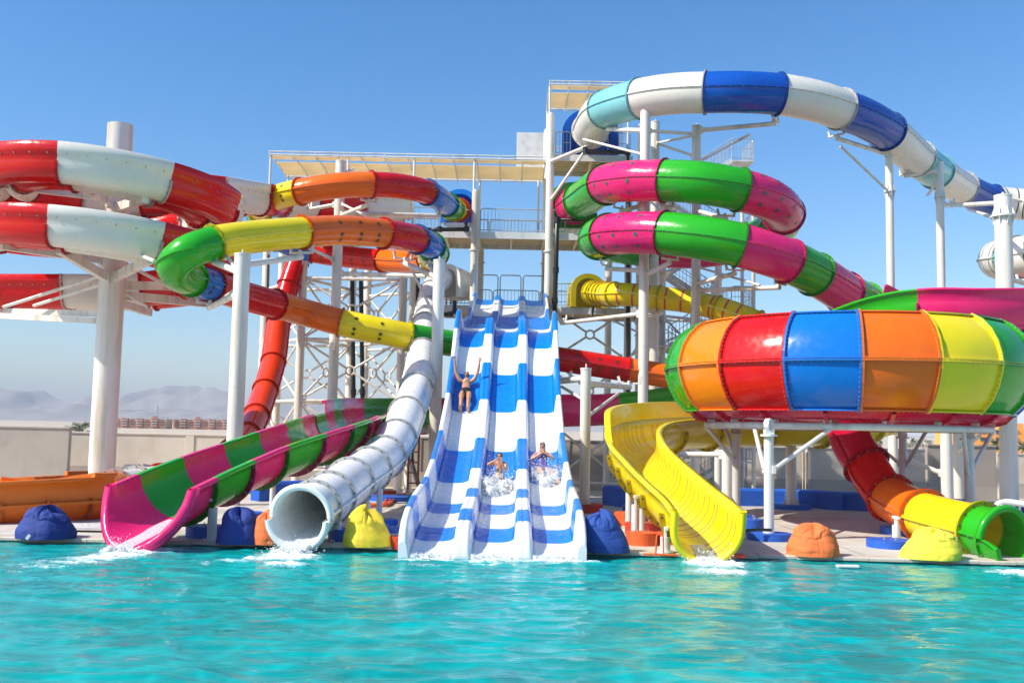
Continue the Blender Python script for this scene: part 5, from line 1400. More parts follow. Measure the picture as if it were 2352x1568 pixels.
# power pylons
M['pylon'] = plain('grey_pylon_steel', (.40, .42, .44), .6)
def pylon(px, ptop, Y, lab):
    c = P(px, ptop, Y); z0 = -.9; H = c.z - z0; root = thing('power_pylon', lab, 'pylon', (c.x, Y, z0), 'power pylons in the desert'); mb = MB(); r = H * .008
    wd = lambda t: H * (.11 * (1 - t) ** 1.5 + .012)
    for t0 in range(10):
        a, b_ = t0 / 10, (t0 + 1) / 10
        for sx, sy in ((-1, -1), (1, -1), (1, 1), (-1, 1)):
            A = Vector((c.x + sx * wd(a), Y + sy * wd(a), z0 + H * a)); B = Vector((c.x + sx * wd(b_), Y + sy * wd(b_), z0 + H * b_)); mb.bar(A, B, r * 1.6, r * 1.6)
            mb.bar(A, Vector((c.x - sx * wd(b_), Y + sy * wd(b_), z0 + H * b_)), r, r)
    mb.build('mast', [M['pylon']], root); mb = MB()
    for t in (.58, .74, .9): mb.bar((c.x - H * .17, Y, z0 + H * t), (c.x + H * .17, Y, z0 + H * t), r * 1.6, r * 2)
    mb.build('cross_arms', [M['pylon']], root)
pylon(362, 930, 800, 'taller power pylon above the first brown hotel'); pylon(198, 953, 1100, 'smaller power pylon between the tree and the thick column')

# mountains
M['rock'] = plain('desert_rock', (.26, .225, .21), .95, 0, .3, .004, coord='Object')
def ridge(Y, crest, seed, depth):
    """crest: (px, py) skyline rows"""
    mb = MB(); n = 520; cols = []
    x0, x1 = -1.3 * Y, 1.3 * Y
    kn = [(P(px, py, Y).x, P(px, py, Y).z) for px, py in crest]
    rows = []
    nr = 26
    for j in range(nr + 1):
        t = j / nr; r = []
        for i in range(n + 1):
            x = x0 + (x1 - x0) * i / n
            h = lerp_tab(kn, x) if kn[0][0] <= x <= kn[-1][0] else (kn[0][1] if x < kn[0][0] else kn[-1][1]) * (.75 + .35 * noise.noise((x / 300, seed, 0)))
            q = (noise.fractal((x / (Y * .016), seed, 0), 0.75, 2.1, 6) * .085 + .03) * h
            prof = (1 - abs(t - .6) / .6 if t < .6 else 1 - (t - .6) / .4)
            z = (h + q) * max(0, prof) ** .9 * (1 + .0 * t)
            z *= 1 + (.55 * noise.fractal((x / (Y * .022), t * 5.0, seed), .8, 2.1, 7) if .02 < t < .58 else 0) * (1 - max(0, prof) ** 3)
            r.append(Vector((x, Y + depth * (t - .6), -2 + z)))
        rows.append(r)
    mb.grid(rows, 0, True, flip=True)
    o = mb.build('mountains', [M['rock']]); tag(o, kind='structure')
ridge(3300, [(-400, 880), (0, 888), (50, 898), (90, 896), (150, 918), (180, 922), (230, 902), (285, 918), (330, 894), (400, 884), (450, 886), (520, 898), (560, 912), (600, 898), (680, 922), (800, 930), (950, 925), (1100, 950), (1300, 955), (1500, 960), (1700, 975), (1900, 990), (2400, 1000), (2800, 1000)], 3, 700)
ridge(2300, [(-400, 920), (0, 918), (60, 935), (130, 945), (220, 950), (300, 938), (400, 936), (470, 940), (560, 946), (610, 955), (700, 965), (850, 960), (1000, 962), (1200, 975), (1400, 975), (1600, 985), (2000, 998), (2400, 1003), (2800, 1003)], 9, 500)

# ================================================================== LIGHT, AIR, CAMERA
SUN_EL = rad(43); tosun = Vector((-.93, -.38, 0)).normalized() * math.cos(SUN_EL) + Vector((0, 0, math.sin(SUN_EL)))
sd = bpy.data.lights.new('sun', 'SUN'); sd.energy = 4.9; sd.angle = rad(.5); sd.color = (1, .94, .83)
so = bpy.data.objects.new('sun', sd); COL.objects.link(so); so.rotation_euler = (-tosun).to_track_quat('-Z', 'Y').to_euler(); so.location = (-20, -10, 40)
wd = bpy.data.worlds.new('World'); scn.world = wd; wd.use_nodes = True; nt = wd.node_tree; nt.nodes.clear()
sky = nt.nodes.new('ShaderNodeTexSky'); sky.sky_type = 'NISHITA'; sky.sun_disc = False; sky.sun_elevation = SUN_EL; sky.sun_rotation = math.atan2(tosun.x, tosun.y)
sky.air_density = 1.0; sky.dust_density = 1.2; sky.ozone_density = 4; sky.altitude = 0
bg = nt.nodes.new('ShaderNodeBackground'); bg.inputs[1].default_value = .15; hs = nt.nodes.new('ShaderNodeHueSaturation'); hs.inputs['Saturation'].default_value = 1.32; nt.links.new(sky.outputs[0], hs.inputs['Color']); ow = nt.nodes.new('ShaderNodeOutputWorld'); nt.links.new(hs.outputs[0], bg.inputs[0]); nt.links.new(bg.outputs[0], ow.inputs[0])
HAZE = 3.1e-4
if HAZE:
    mb = MB(); mb.box((0, 3400, 72.5), (14600, 7400, 151)); hm, nt, ns, lk = newmat('desert_haze')
    out = N(ns, 'ShaderNodeOutputMaterial'); pv = N(ns, 'ShaderNodeVolumePrincipled'); pv.inputs['Density'].default_value = HAZE; pv.inputs['Color'].default_value = (.90, .93, .97, 1); pv.inputs['Anisotropy'].default_value = -.35
    lk.new(pv.outputs[0], out.inputs['Volume']); o = mb.build('haze', [hm]); tag(o, kind='stuff')
cd = bpy.data.cameras.new('camera'); co = bpy.data.objects.new('camera', cd); COL.objects.link(co); scn.camera = co
cd.sensor_width = 36; cd.lens = 36 * FPX / 2352; cd.clip_end = 20000; cd.clip_start = .1
co.location = CAM; co.rotation_euler = RM.to_euler()
scn.view_settings.view_transform = 'Standard'; scn.view_settings.look = 'None'; scn.view_settings.gamma = 1; scn.view_settings.exposure = .45; scn.view_settings.use_curve_mapping = False
# ================================================================== PEOPLE
def skinmat(name, rgb):
    m, nt, ns, lk = newmat(name)
    out = N(ns, 'ShaderNodeOutputMaterial'); b = N(ns, 'ShaderNodeBsdfPrincipled'); lk.new(b.outputs[0], out.inputs[0])
    tc = N(ns, 'ShaderNodeTexCoord'); n1 = N(ns, 'ShaderNodeTexNoise'); n1.inputs['Scale'].default_value = 9; n1.inputs['Detail'].default_value = 4; lk.new(tc.outputs['Object'], n1.inputs['Vector'])
    r = ramp(ns, [(.3, tuple(c * .86 for c in rgb)), (.7, tuple(min(1, c * 1.1) for c in rgb))]); lk.new(n1.outputs['Fac'], r.inputs[0]); lk.new(r.outputs[0], b.inputs['Base Color'])
    b.inputs['Roughness'].default_value = .36; b.inputs['Subsurface Weight'].default_value = .12; b.inputs['Subsurface Radius'].default_value = (.02, .008, .004)
    return m
class Body:
    def __init__(s): s.v, s.r, s.e, s.k, s.ix = [], [], [], [], {}
    def j(s, name, p, r, par=None, kind=''):
        s.ix[name] = len(s.v); s.v.append(Vector(p)); s.r.append(r if isinstance(r, tuple) else (r, r))
        if par is not None: s.e.append((s.ix[par], s.ix[name])); s.k.append(kind)
    def hand(s, tag_, wrist, d, side, curl, k=1.0, spread=.5):
        """palm and five fingers; side points to the thumb; curl is the vector the finger tips bend to"""
        d = d.normalized(); side = (side - d * side.dot(d)).normalized(); curl = curl.normalized()
        w = s.v[s.ix[wrist]]
        s.j(tag_ + 'palm', w + d * .055 * k, (.036 * k, .020 * k), wrist, 'hand')
        for q, (o, ln) in enumerate([(.030, .072), (.011, .082), (-.009, .076), (-.028, .058)]):
            b = w + d * .092 * k + side * o * k; dd = (d + side * (o * 9 * spread)).normalized()
            s.j(f'{tag_}k{q}', b, .0105 * k, tag_ + 'palm', 'hand')
            s.j(f'{tag_}m{q}', b + dd * ln * .5 * k + curl * .006 * k, .009 * k, f'{tag_}k{q}', 'hand')
            s.j(f'{tag_}t{q}', b + dd * ln * k + curl * .022 * k, .0075 * k, f'{tag_}m{q}', 'hand')
        tb = w + d * .03 * k + side * .036 * k
        s.j(tag_ + 'th0', tb, .013 * k, tag_ + 'palm', 'hand'); td = (d * .75 + side * .8).normalized()
        s.j(tag_ + 'th1', tb + td * .034 * k, .011 * k, tag_ + 'th0', 'hand'); s.j(tag_ + 'th2', tb + td * .062 * k, .009 * k, tag_ + 'th1', 'hand')
    def build(s, name, mat, root_joint):
        me = bpy.data.meshes.new(name); me.from_pydata([tuple(v) for v in s.v], s.e, []); o = bpy.data.objects.new(name, me); COL.objects.link(o)
        sk = o.modifiers.new('s', 'SKIN'); sk.use_smooth_shade = True; sk.branch_smoothing = .6
        for i, q in enumerate(me.skin_vertices[0].data): q.radius = s.r[i]; q.use_root = (i == s.ix[root_joint])
        o.modifiers.new('u', 'SUBSURF').levels = 2
        dg = bpy.context.evaluated_depsgraph_get(); dg.update()
        m2 = bpy.data.meshes.new_from_object(o.evaluated_get(dg)); o.modifiers.clear(); o.data = m2; m2.materials.clear(); m2.materials.append(mat)
        m2.polygons.foreach_set('use_smooth', [True] * len(m2.polygons)); m2.polygons.foreach_set('material_index', [0] * len(m2.polygons))
        return o
    def nearest(s, p):
        best = None
        for (a, b), k in zip(s.e, s.k):
            A, B = s.v[a], s.v[b]; d = B - A; t = max(0, min(1, (p - A).dot(d) / max(1e-9, d.length_squared))); q = (A + d * t - p).length - (s.r[a][0] + (s.r[b][0] - s.r[a][0]) * t)
            if best is None or q < best[0]: best = (q, k, t)
        return best[1], best[2]
def patch(body, name, mat, cond, off):
    """clothing or hair: the faces of the body that satisfy cond, lifted off the skin"""
    me = body.data; use = [p for p in me.polygons if cond(p.center)]
    if not use: return None
    vi = sorted({v for p in use for v in p.vertices}); mp = {v: i for i, v in enumerate(vi)}
    vs = [me.vertices[v].co + me.vertices[v].normal * (off(me.vertices[v].co) if callable(off) else off) for v in vi]
    vs2 = [me.vertices[v].co + me.vertices[v].normal * .001 for v in vi]; n = len(vi)
    fs = [[mp[v] for v in p.vertices] for p in use]; ed = {}
    for f in fs:
        for a, b in zip(f, f[1:] + f[:1]): ed[(a, b)] = 1
    rim = [(b, a, a + n, b + n) for (a, b) in ed if (b, a) not in ed]
    m = bpy.data.meshes.new(name); m.from_pydata([tuple(v) for v in vs + vs2], [], fs + rim); m.materials.append(mat); m.polygons.foreach_set('use_smooth', [True] * len(m.polygons))
    o = bpy.data.objects.new(name, m); COL.objects.link(o); o.parent = body
    return o
def face_bits(body, hc, g, h, k, eyes=True):
    x = g.cross(h).normalized()
    mb = MB()
    for sg in (-1, 1):
        c = hc + g * .088 * k + x * (.034 * sg * k) + h * .012 * k
        mb.cyl(c - g * .01 - x * .016 * k, c - g * .01 + x * .016 * k, .0075 * k, 8)
        c2 = c + h * .022 * k
        mb.bar(c2 - x * .019 * k - g * .004, c2 + x * .019 * k - g * .004, .014 * k, .005 * k, up=h)
    mb.build('eyes', [M['hair']], body)
    mb = MB(); c = hc + g * .086 * k - h * .05 * k; mb.bar(c - x * .024 * k, c + x * .024 * k, .016 * k, .010 * k, up=h); mb.build('mouth', [M['lips']], body)
M['skin'] = skinmat('tanned_skin', (.50, .24, .14)); M['skin2'] = skinmat('light_brown_skin', (.54, .27, .16)); M['skin3'] = skinmat('fair_skin', (.55, .29, .20))
M['hair'] = plain('dark_brown_hair', (.025, .014, .009), .5, 0, .3, 30); M['lips'] = plain('lip_red_brown', (.30, .09, .07), .4)
M['briefs'] = plain('black_swim_briefs', (.008, .008, .010), .5); M['shorts'] = plain('navy_swim_shorts', (.02, .025, .10), .6); M['suit'] = plain('violet_swimsuit', (.07, .05, .26), .5)
M['shirt'] = plain('dark_red_shirt', (.16, .02, .02), .8)

def rider(lane_x, Yh, al, spec, k):
    z0 = slide_z(Yh); o = Vector((SLX(Yh) + lane_x, Yh, z0)); F = Vector((0, -math.cos(al), -math.sin(al))); X_ = Vector((1, 0, 0)); Nn = Vector((0, -math.sin(al), math.cos(al)))
    B = Body(); L_ = lambda f, x, n: o + (F * f + X_ * x + Nn * n) * k
    for row in spec:
        nm, f, x, n, r = row[:5]; par = row[5] if len(row) > 5 else None; kd = row[6] if len(row) > 6 else ''
        B.j(nm, L_(f, x, n), tuple(q * k for q in r) if isinstance(r, tuple) else r * k, par, kd)
    return B, F, X_, Nn
T = (.15, .10)
man = [('pelvis', 0, 0, .11, (.145, .10)), ('belly', -.16, 0, .13, (.130, .095), 'pelvis', 'torso'), ('chest', -.33, 0, .15, (.160, .11), 'belly', 'torso'), ('collar', -.45, 0, .18, (.12, .08), 'chest', 'torso'), ('neck', -.52, 0, .215, .058, 'collar', 'neck'), ('chin', -.57, 0, .25, (.070, .075), 'neck', 'head'), ('head', -.635, 0, .29, (.083, .098), 'chin', 'head'), ('crown', -.70, 0, .315, (.070, .08), 'head', 'head'),
       ('nose', -.575, 0, .375, .015, 'head', 'nose')]
for sg, c in ((-1, 'L'), (1, 'R')):
    man += [('sh' + c, -.44, .185 * sg, .19, .072, 'collar', 'arm'), ('el' + c, -.575, .295 * sg, .375, .046, 'sh' + c, 'arm'), ('fa' + c, -.64, .315 * sg, .47, .045, 'el' + c, 'arm'), ('wr' + c, -.73, .34 * sg, .60, .030, 'fa' + c, 'arm'),
            ('hip' + c, .06, .095 * sg, .10, .092, 'pelvis', 'hip'), ('th' + c, .20, .10 * sg, .14, .085, 'hip' + c, 'thigh'), ('kn' + c, .44, .10 * sg, .17, .060, 'th' + c, 'leg'), ('cf' + c, .56, .098 * sg, .13, .060, 'kn' + c, 'leg'), ('an' + c, .83, .095 * sg, .075, .040, 'cf' + c, 'leg'), ('he' + c, .875, .095 * sg, .06, .040, 'an' + c, 'foot'), ('ba' + c, .89, .105 * sg, .17, (.042, .026), 'he' + c, 'foot'), ('to' + c, .87, .11 * sg, .25, (.036, .018), 'ba' + c, 'foot')]
B, F, X_, Nn = rider(-1.02, 26.8, rad(34), man, 1.0)
up = Vector((0, 0, 1))
for sg, c in ((-1, 'L'), (1, 'R')): B.hand('h' + c, 'wr' + c, up + X_ * .12 * sg, -X_ * sg, Vector((0, -1, 0)), 1.05, 1.1)
p1 = B.build('person', M['skin'], 'pelvis')
tag(p1, 'man in black briefs sliding with both arms thrown up in the left lane', 'person', 'people on the racing slide')
g = (F * .62 + Nn * .78).normalized(); hc = B.v[B.ix['head']]; h = (-F * .78 + Nn * .62).normalized()
def cond_b(c):
    k_, t = B.nearest(c); return (k_ == 'hip') or (k_ == 'torso' and (c - B.v[B.ix['pelvis']]).dot(-F) < .07) or (k_ == 'thigh' and t < .1)
patch(p1, 'swim_briefs', M['briefs'], cond_b, .008)
hairc = lambda B, hc, g, h, gg, hh: (lambda c: B.nearest(c)[0] == 'head' and ((c - hc).dot(g) < gg or (c - hc).dot(h) > hh) and (c - hc).dot(h) > -.05)
patch(p1, 'hair', M['hair'], hairc(B, hc, g, h, .01, .062), lambda c: .014 + .012 * noise.noise(c * 40))
M['stubble'] = plain('dark_stubble', (.16, .08, .05), .6)
patch(p1, 'beard', M['stubble'], lambda c: B.nearest(c)[0] in ('head', 'neck') and -.105 < (c - hc).dot(h) < -.062 and (c - hc).dot(g) > .02, .004)
face_bits(p1, hc, g, h, 1.0)

boy = [('pelvis', 0, 0, .11, (.135, .10)), ('belly', -.08, 0, .25, (.120, .09), 'pelvis', 'torso'), ('chest', -.16, 0, .40, (.145, .10), 'belly', 'torso'), ('collar', -.20, 0, .51, (.11, .075), 'chest', 'torso'), ('neck', -.21, 0, .58, .055, 'collar', 'neck'), ('chin', -.20, 0, .645, (.078, .08), 'neck', 'head'), ('head', -.22, 0, .72, (.098, .108), 'chin', 'head'), ('crown', -.23, 0, .80, (.08, .085), 'head', 'head'), ('nose', -.11, 0, .70, .017, 'head', 'nose'),
       ('shL', -.19, -.17, .50, .062, 'collar', 'arm'), ('elL', -.06, -.32, .50, .043, 'shL', 'arm'), ('wrL', .02, -.12, .64, .030, 'elL', 'arm'), ('shR', -.19, .17, .50, .062, 'collar', 'arm'), ('elR', .02, .18, .34, .043, 'shR', 'arm'), ('wrR', .02, .07, .58, .030, 'elR', 'arm')]
for sg, c in ((-1, 'L'), (1, 'R')):
    boy += [('hip' + c, .06, .10 * sg, .10, .088, 'pelvis', 'hip'), ('th' + c, .24, .14 * sg, .13, .08, 'hip' + c, 'thigh'), ('kn' + c, .46, .20 * sg, .14, .056, 'th' + c, 'leg'), ('cf' + c, .60, .215 * sg, .11, .054, 'kn' + c, 'leg'), ('an' + c, .84, .235 * sg, .07, .038, 'cf' + c, 'leg'), ('he' + c, .88, .235 * sg, .06, .038, 'an' + c, 'foot'), ('ba' + c, .89, .24 * sg, .16, (.038, .024), 'he' + c, 'foot'), ('to' + c, .87, .25 * sg, .23, (.034, .018), 'ba' + c, 'foot')]
B2, F, X_, Nn = rider(.0, 21.75, rad(16), boy, .80)
B2.hand('hL', 'wrL', X_ * .8 + up * .25, up, Vector((0, 1, 0)), .8, .25); B2.hand('hR', 'wrR', up * 1 - X_ * .35, X_ * .2 + Vector((0, -.2, 0)) - X_, Vector((0, 1, 0)), .8, .25)
p2 = B2.build('person', M['skin2'], 'pelvis'); tag(p2, 'boy in dark shorts covering his face with both hands in the middle lane', 'person', 'people on the racing slide')
g = (F * .95 - Nn * .2).normalized(); hc = B2.v[B2.ix['head']]; h = (Nn - F * .1).normalized()
patch(p2, 'swim_shorts', M['shorts'], lambda c: B2.nearest(c)[0] in ('hip', 'thigh') or (B2.nearest(c)[0] == 'torso' and (c - B2.v[B2.ix['pelvis']]).dot(Nn) < .06), .010)
patch(p2, 'hair', M['hair'], hairc(B2, hc, g, h, .012, .05), lambda c: .016 + .012 * noise.noise(c * 40)); face_bits(p2, hc, g, h, .9)

wom = [('pelvis', 0, 0, .11, (.155, .10)), ('belly', -.13, 0, .18, (.120, .09), 'pelvis', 'torso'), ('chest', -.28, 0, .26, (.145, .115), 'belly', 'torso'), ('collar', -.38, 0, .33, (.11, .075), 'chest', 'collar'), ('neck', -.43, 0, .385, .052, 'collar', 'neck'), ('chin', -.455, 0, .44, (.066, .07), 'neck', 'head'), ('head', -.50, 0, .51, (.084, .096), 'chin', 'head'), ('crown', -.54, 0, .575, (.07, .08), 'head', 'head'), ('nose', -.40, 0, .515, .014, 'head', 'nose'),
       ('shL', -.37, -.165, .32, .060, 'collar', 'arm'), ('elL', -.22, -.27, .24, .043, 'shL', 'arm'), ('wrL', -.20, -.06, .40, .029, 'elL', 'arm'), ('shR', -.37, .165, .32, .060, 'collar', 'arm'), ('elR', -.20, .27, .26, .043, 'shR', 'arm'), ('wrR', -.22, .05, .415, .029, 'elR', 'arm'),
       ('hipL', .06, -.10, .10, .092, 'pelvis', 'hip'), ('thL', .22, -.08, .16, .085, 'hipL', 'thigh'), ('knL', .46, -.03, .21, .060, 'thL', 'leg'), ('cfL', .60, -.02, .16, .058, 'knL', 'leg'), ('anL', .86, .0, .07, .038, 'cfL', 'leg'), ('heL', .90, .0, .06, .038, 'anL', 'foot'), ('baL', .92, .0, .15, (.038, .024), 'heL', 'foot'), ('toL', .91, .0, .22, (.034, .018), 'baL', 'foot'),
       ('hipR', .06, .10, .10, .092, 'pelvis', 'hip'), ('thR', .22, .17, .13, .085, 'hipR', 'thigh'), ('knR', .46, .26, .15, .060, 'thR', 'leg'), ('cfR', .60, .28, .12, .058, 'knR', 'leg'), ('anR', .84, .31, .07, .038, 'cfR', 'leg'), ('heR', .88, .31, .06, .038, 'anR', 'foot'), ('baR', .90, .33, .15, (.038, .024), 'heR', 'foot'), ('toR', .89, .34, .22, (.034, .018), 'baR', 'foot')]
B3, F, X_, Nn = rider(.96, 22.5, rad(20), wom, .95)
B3.hand('hL', 'wrL', X_ * .8 + up * .3, up, Vector((0, 1, 0)), .9, .25); B3.hand('hR', 'wrR', -X_ * .8 + up * .3, up, Vector((0, 1, 0)), .9, .25)
p3 = B3.build('person', M['skin3'], 'pelvis'); tag(p3, 'woman in a violet swimsuit lying back with folded arms in the right lane', 'person', 'people on the racing slide')
g = (F * .85 + Nn * .3).normalized(); hc = B3.v[B3.ix['head']]; h = (Nn * .9 - F * .4).normalized()
patch(p3, 'swimsuit', M['suit'], lambda c: B3.nearest(c)[0] in ('torso', 'hip') or (B3.nearest(c)[0] == 'thigh' and B3.nearest(c)[1] < .1), .008)
patch(p3, 'hair', M['hair'], lambda c: B3.nearest(c)[0] in ('head', 'neck') and ((c - hc).dot(g) < .012 or (c - hc).dot(h) > .06), lambda c: .016 + .01 * noise.noise(c * 30)); face_bits(p3, hc, g, h, .95)
# lifeguard on the lower deck
q = P(1029, 690, 43.0); lf = Vector((q.x, 43.4, Z1)); B4 = Body(); A = lambda x, y, z: lf + Vector((x, y, z))
for row in [('pelvis', 0, 0, .95, (.15, .11)), ('belly', 0, 0, 1.12, (.14, .10), 'pelvis', 'torso'), ('chest', 0, 0, 1.3, (.165, .115), 'belly', 'torso'), ('collar', 0, .0, 1.43, (.12, .08), 'chest', 'torso'), ('neck', 0, 0, 1.5, .055, 'collar', 'neck'), ('chin', 0, -.02, 1.57, (.07, .075), 'neck', 'head'), ('head', 0, -.02, 1.64, (.083, .098), 'chin', 'head'), ('crown', 0, 0, 1.71, (.07, .08), 'head', 'head'), ('nose', 0, -.13, 1.62, .015, 'head', 'nose')] + [r for sg, c in ((-1, 'L'), (1, 'R')) for r in [('sh' + c, .19 * sg, 0, 1.42, .07, 'collar', 'sleeve'), ('el' + c, .24 * sg, .02, 1.14, .045, 'sh' + c, 'arm'), ('wr' + c, .24 * sg, -.1, .9, .03, 'el' + c, 'arm'), ('hip' + c, .095 * sg, 0, .9, .09, 'pelvis', 'hip'), ('th' + c, .1 * sg, 0, .72, .085, 'hip' + c, 'thigh'), ('kn' + c, .1 * sg, 0, .48, .06, 'th' + c, 'leg'), ('an' + c, .1 * sg, .02, .09, .04, 'kn' + c, 'leg'), ('to' + c, .11 * sg, -.16, .035, (.035, .03), 'an' + c, 'foot')]]:
    B4.j(row[0], A(*row[1:4]), row[4], row[5] if len(row) > 5 else None, row[6] if len(row) > 6 else '')
for sg, c in ((-1, 'L'), (1, 'R')): B4.hand('h' + c, 'wr' + c, Vector((0, -.2, -1)), Vector((0, -1, 0)), Vector((-sg, 0, 0)), 1, .2)
p4 = B4.build('person', M['skin'], 'pelvis'); tag(p4, 'attendant in a dark red shirt standing behind the white tube entry', 'person')
patch(p4, 'shirt', M['shirt'], lambda c: B4.nearest(c)[0] in ('torso', 'sleeve'), .012); patch(p4, 'shorts', M['briefs'], lambda c: B4.nearest(c)[0] in ('hip', 'thigh'), .012)
hc = B4.v[B4.ix['head']]; patch(p4, 'hair', M['hair'], hairc(B4, hc, Vector((0, -1, 0)), up, .01, .06), .012); face_bits(p4, hc, Vector((0, -1, 0)), up, 1)

# ================================================================== RUNNING AND SPLASHING WATER
m, nt, ns, lk = newmat('white_water')
out = N(ns, 'ShaderNodeOutputMaterial'); b = N(ns, 'ShaderNodeBsdfPrincipled'); b.inputs['Base Color'].default_value = (.95, .97, .98, 1); b.inputs['Roughness'].default_value = .25; b.inputs['IOR'].default_value = 1.33
t = N(ns, 'ShaderNodeBsdfTranslucent'); t.inputs[0].default_value = (.9, .94, .95, 1); tr = N(ns, 'ShaderNodeBsdfTransparent')
mx = N(ns, 'ShaderNodeMixShader'); mx.inputs[0].default_value = .3; lk.new(b.outputs[0], mx.inputs[1]); lk.new(t.outputs[0], mx.inputs[2])
tc = N(ns, 'ShaderNodeTexCoord'); n1 = N(ns, 'ShaderNodeTexNoise'); n1.inputs['Scale'].default_value = 22; n1.inputs['Detail'].default_value = 6; n1.inputs['Roughness'].default_value = .7; lk.new(tc.outputs['Object'], n1.inputs['Vector'])
mr = N(ns, 'ShaderNodeMapRange'); mr.inputs[1].default_value = .40; mr.inputs[2].default_value = .60; mr.inputs[3].default_value = .6; mr.inputs[4].default_value = 1; lk.new(n1.outputs['Fac'], mr.inputs[0])
mx2 = N(ns, 'ShaderNodeMixShader'); lk.new(mr.outputs[0], mx2.inputs[0]); lk.new(tr.outputs[0], mx2.inputs[1]); lk.new(mx.outputs[0], mx2.inputs[2]); lk.new(mx2.outputs[0], out.inputs[0])
bp = N(ns, 'ShaderNodeBump'); bp.inputs['Strength'].default_value = .7; bp.inputs['Distance'].default_value = .03; lk.new(n1.outputs['Fac'], bp.inputs['Height']); lk.new(bp.outputs[0], b.inputs['Normal'])
M['foam'] = m
OCT = [Vector(v) for v in ((1, 0, 0), (-1, 0, 0), (0, 1, 0), (0, -1, 0), (0, 0, 1), (0, 0, -1))]
OF = [(0, 2, 4), (2, 1, 4), (1, 3, 4), (3, 0, 4), (2, 0, 5), (1, 2, 5), (3, 1, 5), (0, 3, 5)]
def drops(mb, rs, gen, n, r0, r1):
    for _ in range(n):
        p = gen(rs); r = r0 + (r1 - r0) * rs.random() ** 3
        st = Vector((rs.uniform(.8, 1.2), rs.uniform(.8, 1.2), rs.uniform(.8, 1.7)))
        mb.add([p + Vector((v.x * st.x, v.y * st.y, v.z * st.z)) * r for v in OCT], OF, 0, True)
def blob(mb, c, rx, ry, rz, sd_, n=22):
    rows = []
    for i in range(n // 2 + 1):
        th = math.pi * i / (n // 2); r = []
        for j in range(n):
            ph = 2 * math.pi * j / n; d = Vector((math.sin(th) * math.cos(ph), math.sin(th) * math.sin(ph), math.cos(th))); k = 1 + .55 * noise.noise(d * 2.2 + Vector((sd_, 0, 0))) + .35 * noise.noise(d * 6 + Vector((sd_, 3, 0)))
            r.append(Vector(c) + Vector((d.x * rx, d.y * ry, d.z * rz)) * k)
        rows.append(r)
    mb.grid(rows, 0, True, closed=True)
def splash(lab, lx, Y, seed, wx=.34, spread=.5, hgt=.75, back=.2):
    rs = random.Random(seed); mb = MB()
    for q in range(13):
        y = Y + rs.uniform(-.55, .15); x = SLX(y) + lx + rs.uniform(-wx, wx) * .8
        blob(mb, (x, y, slide_z(y) + .05), rs.uniform(.07, .16), rs.uniform(.12, .24), rs.uniform(.06, .17), seed + q)
    def gen(rs):
        y = Y + rs.gauss(-.15, .3); x = SLX(y) + lx + max(-.44, min(.44, rs.gauss(0, .27))); return Vector((x, y, slide_z(y) + .04 + abs(rs.gauss(0, .24)) * hgt))
    drops(mb, rs, gen, 1500, .003, .013)
    def gen2(rs):
        y = Y + rs.gauss(-.15, .22); x = SLX(y) + lx + max(-.36, min(.36, rs.gauss(0, .22))); return Vector((x, y, slide_z(y) + .03 + abs(rs.gauss(0, .10))))
    drops(mb, rs, gen2, 1500, .005, .02)
    o = mb.build('water_splash', [M['foam']]); tag(o, lab, 'splash', None, 'stuff')
splash('white splash thrown up round the boy in the middle lane', -.02, 21.35, 5, wx=.36)
splash('white splash thrown up beside the woman in the right lane', 1.08, 22.2, 9, wx=.28)
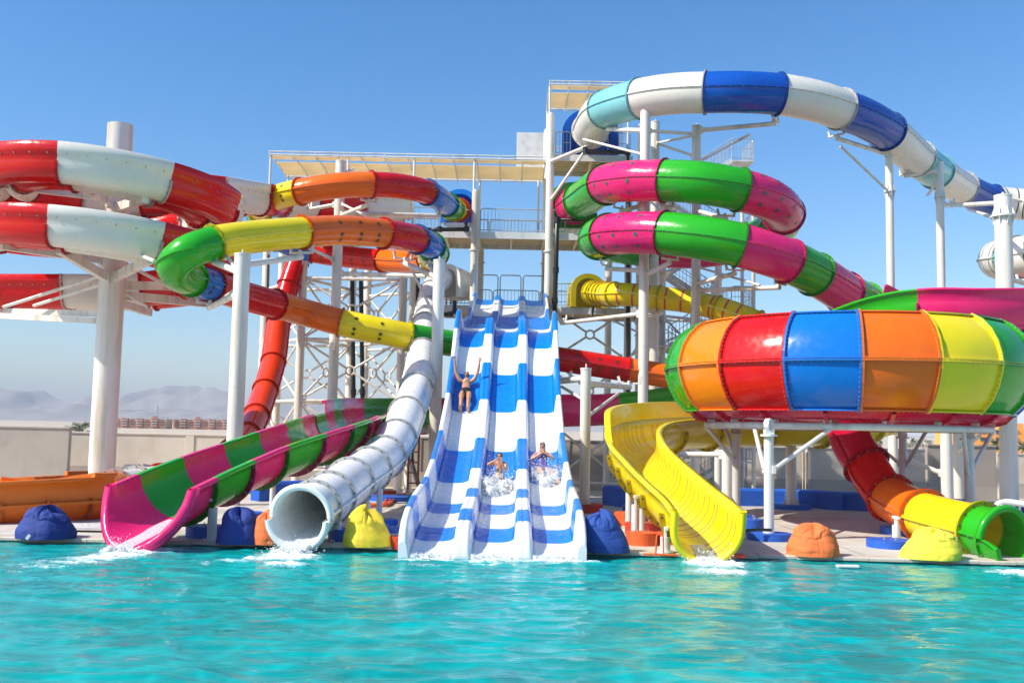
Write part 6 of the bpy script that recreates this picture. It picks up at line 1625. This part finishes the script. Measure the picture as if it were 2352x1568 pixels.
# foam running over the front edge of the racing slide
mb = MB(); rs = random.Random(21)
for L in (-1, 0, 1):
    def gen(rs, L=L):
        y = 16.26 + abs(rs.gauss(0, .10)); x = SLX(y) + L + rs.uniform(-.37, .37); return Vector((x, y, slide_z(y) + .012 if y > 16.3 else rs.uniform(0, .08)))
    drops(mb, rs, gen, 500, .004, .016)
o = mb.build('water_splash', [M['foam']]); tag(o, 'foamy beads of water along the front edge of the racing slide', 'splash', None, 'stuff')
def stream(lab, fr_, r, half, fall, seed, zoff=0, tube=True, n=900, wd=.26):
    """sheet of running water along the bottom of a channel, then breaking over its end"""
    mb = MB(); rows = []; rs = random.Random(seed)
    for i, (p, t, s, u) in enumerate(fr_):
        c = p if tube else p + u * r; row = []
        for j in range(13):
            a = -math.pi / 2 + half * (j - 6) / 6 * (.8 + .25 * noise.noise((i * .35, seed, 0))); rr = r - .012 - .03 * (1 - ((j - 6) / 6) ** 2) * (1 + noise.noise((i * .5, j * .4, seed)))
            row.append(c + s * rr * math.cos(a) + u * rr * math.sin(a))
        rows.append(row)
    p, t, s, u = fr_[-1]; last = rows[-1]; th = Vector((t.x, t.y, 0)).normalized()
    for k in range(1, 7):
        f = k / 6; rows.append([q + th * fall * f + Vector((0, 0, -(max(.03, q.z) * f * f))) + s * .03 * f * noise.noise((j * .9, k, seed)) for j, q in enumerate(last)])
    mb.grid(rows, 0, True)
    e = sum(rows[-1], Vector()) / 13; sx = Vector((s.x, s.y, 0)).normalized()
    for q in range(7): blob(mb, e + sx * rs.uniform(-wd, wd) * .8 + th * rs.uniform(-.1, .2) + Vector((0, 0, .01)), rs.uniform(.06, .14), rs.uniform(.06, .13), rs.uniform(.03, .09), seed + q)
    drops(mb, rs, lambda rs: e + sx * rs.gauss(0, wd * .7) + th * rs.gauss(0, .14) + Vector((0, 0, abs(rs.gauss(0, .10)))), n, .003, .015)
    o = mb.build('water_stream', [M['foam']]); tag(o, lab, 'running water', None, 'stuff')
wfr = [(f[0], f[1], f[2], f[3]) for f in WT_FR[-26:]]
p, t, s, u = wfr[-1]
wfr += [(p + t * d, t, s, u) for d in (.12, .24, .34)]
stream('white water pouring out of the white tube mouth into the pool', wfr, .445, .62, .28, 3, n=1100)
stream('white water spilling over the pink trough lip', [(ML_FR[-1][0] + ML_FR[-1][1] * d_,) + ML_FR[-1][1:] for d_ in (-.5, -.25, 0, .2, .4, .6, .74)], .74, .28, .15, 13, tube=False, n=800, wd=.22)
stream('white water spilling over the yellow trough lip', YL_FR[-6:], .50, .34, .18, 17, tube=False, n=900, wd=.22)
